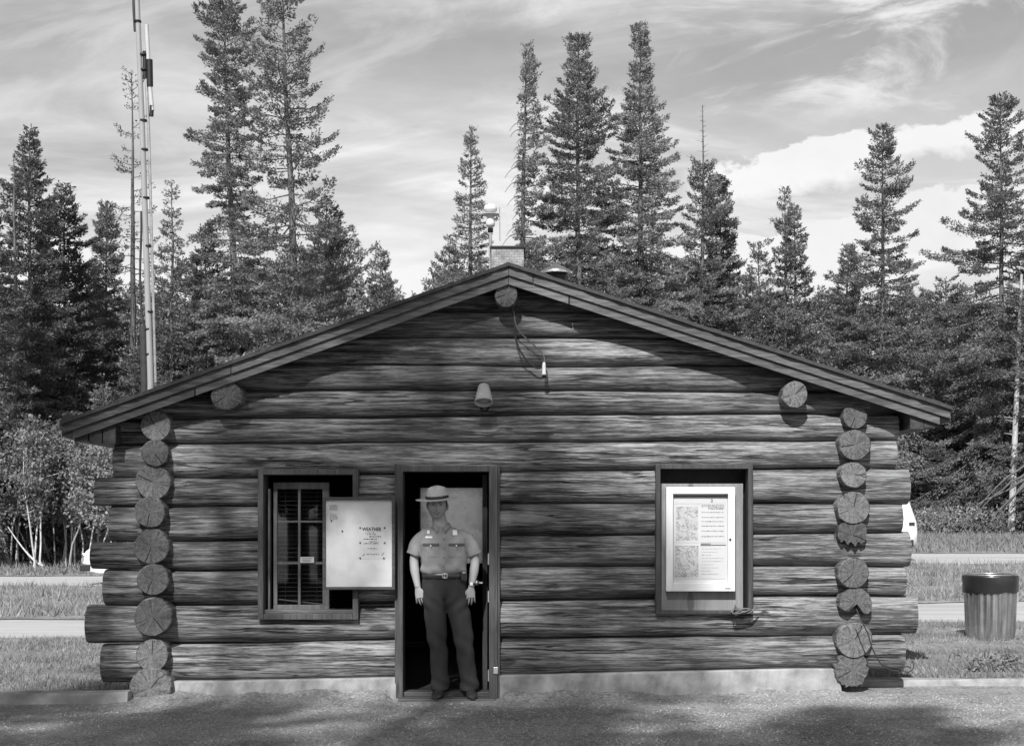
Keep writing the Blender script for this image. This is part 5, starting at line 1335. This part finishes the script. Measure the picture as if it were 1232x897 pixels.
# hair, eyes, brows, lips
mb = MB(); hr = head_rings(1.045); 
for i in range(len(hr) - 1):
    for j in range(40):
        loc = [HT.inverted() @ (hr[a][b_ % 40] - HC) for a, b_ in ((i, j), (i, j + 1), (i + 1, j + 1), (i + 1, j))]
        if all((p.z > -.035 + .5 * max(0, -p.y) and p.y > -.052) or p.z > .062 for p in loc): mb.add([PO + hr[a][b_ % 40] for a, b_ in ((i, j), (i, j + 1), (i + 1, j + 1), (i + 1, j))], [(0, 1, 2, 3)], 0, True)
mb.build('hair', M_HAIR, PERSON)
def face(x, z, lift=0.0):
    loc = HC + HT @ Vector((x, 0, z)); h = BB.ray_cast(Vector((loc.x, -1, loc.z)), Vector((0, 1, 0)))[0]
    return PO + Vector((loc.x, (h.y if h is not None else -.12) - lift, loc.z))
M_EYE = plain('eye_white', .35, .3, .05, 5); M_LIP = plain('lips', .13, .5, .05, 30); M_TEETH = plain('teeth', .6, .3, .05, 30)
for s in (-1, 1):
    mb = MB(); c = face(s * .032, .006, -.003); mb.lathe(c, [(.0001, .008), (.008, .006), (.011, 0), (.008, -.006), (.0001, -.008)], 12, 0, Matrix.Rotation(R(90), 3, 'X') @ Matrix.Diagonal((1.25, .55, 1))); mb.lathe(c + Vector((0, -.0078, 0)), [(.0001, .001), (.0048, .0005), (.005, -.002)], 10, 1, Matrix.Rotation(R(90), 3, 'X'))
    mb.tube([c + Vector((s * x, y, z)) for x, y, z in ((-.014, -.003, .002), (0, -.0075, .0075), (.015, -.002, .003))], .0026, 6, 1); mb.build('eye', [M_EYE, M_HAIR], PERSON)
    mb = MB(); mb.tube([face(s * x, z, .001) for x, z in ((.014, .023), (.024, .028), (.036, .029), (.050, .023))], [.004, .0055, .005, .0025], 6); mb.build('eyebrow', M_HAIR, PERSON)
mb = MB(); xs_ = np.linspace(-.031, .031, 9); cv = lambda x: -.0685 + .010 * (x / .031) ** 2
mb.tube([face(x, cv(x) + .004 * (1 - (x / .031) ** 2), .000) for x in xs_], [.0012, .0026, .0034, .0036, .0034, .0036, .0034, .0026, .0012], 8, 0)
mb.tube([face(x, cv(x) - .007 * (1 - (x / .031) ** 2), .000) for x in xs_], [.0012, .0028, .004, .0045, .0048, .0045, .004, .0028, .0012], 8, 0)
mb.tube([face(x, cv(x) - .001, .0015) for x in xs_[1:-1]], [.001, .0020, .0026, .0028, .0026, .0020, .001], 8, 1); mb.build('mouth', [M_LIP, M_TEETH], PERSON)
for s in (-1, 1):
    mb = MB(); mb.tube([face(s * .0065, -.0465, -.0012), face(s * .0085, -.046, -.001)], .0028, 6); mb.build('nostril', M_HAIR, PERSON)
# wristwatch on his left arm
mb = MB(); c = PO + Vector((.2535, -.032, 1.005)); mb.lathe(c, [(.029, -.010), (.032, -.008), (.032, .008), (.029, .010)], 20, 0); mb.box(c.x - .013, c.x + .015, c.y - .037, c.y - .029, c.z - .014, c.z + .014, 1, bev=.003); mb.build('wristwatch', [M_LEATH, M_SHINE], PERSON)
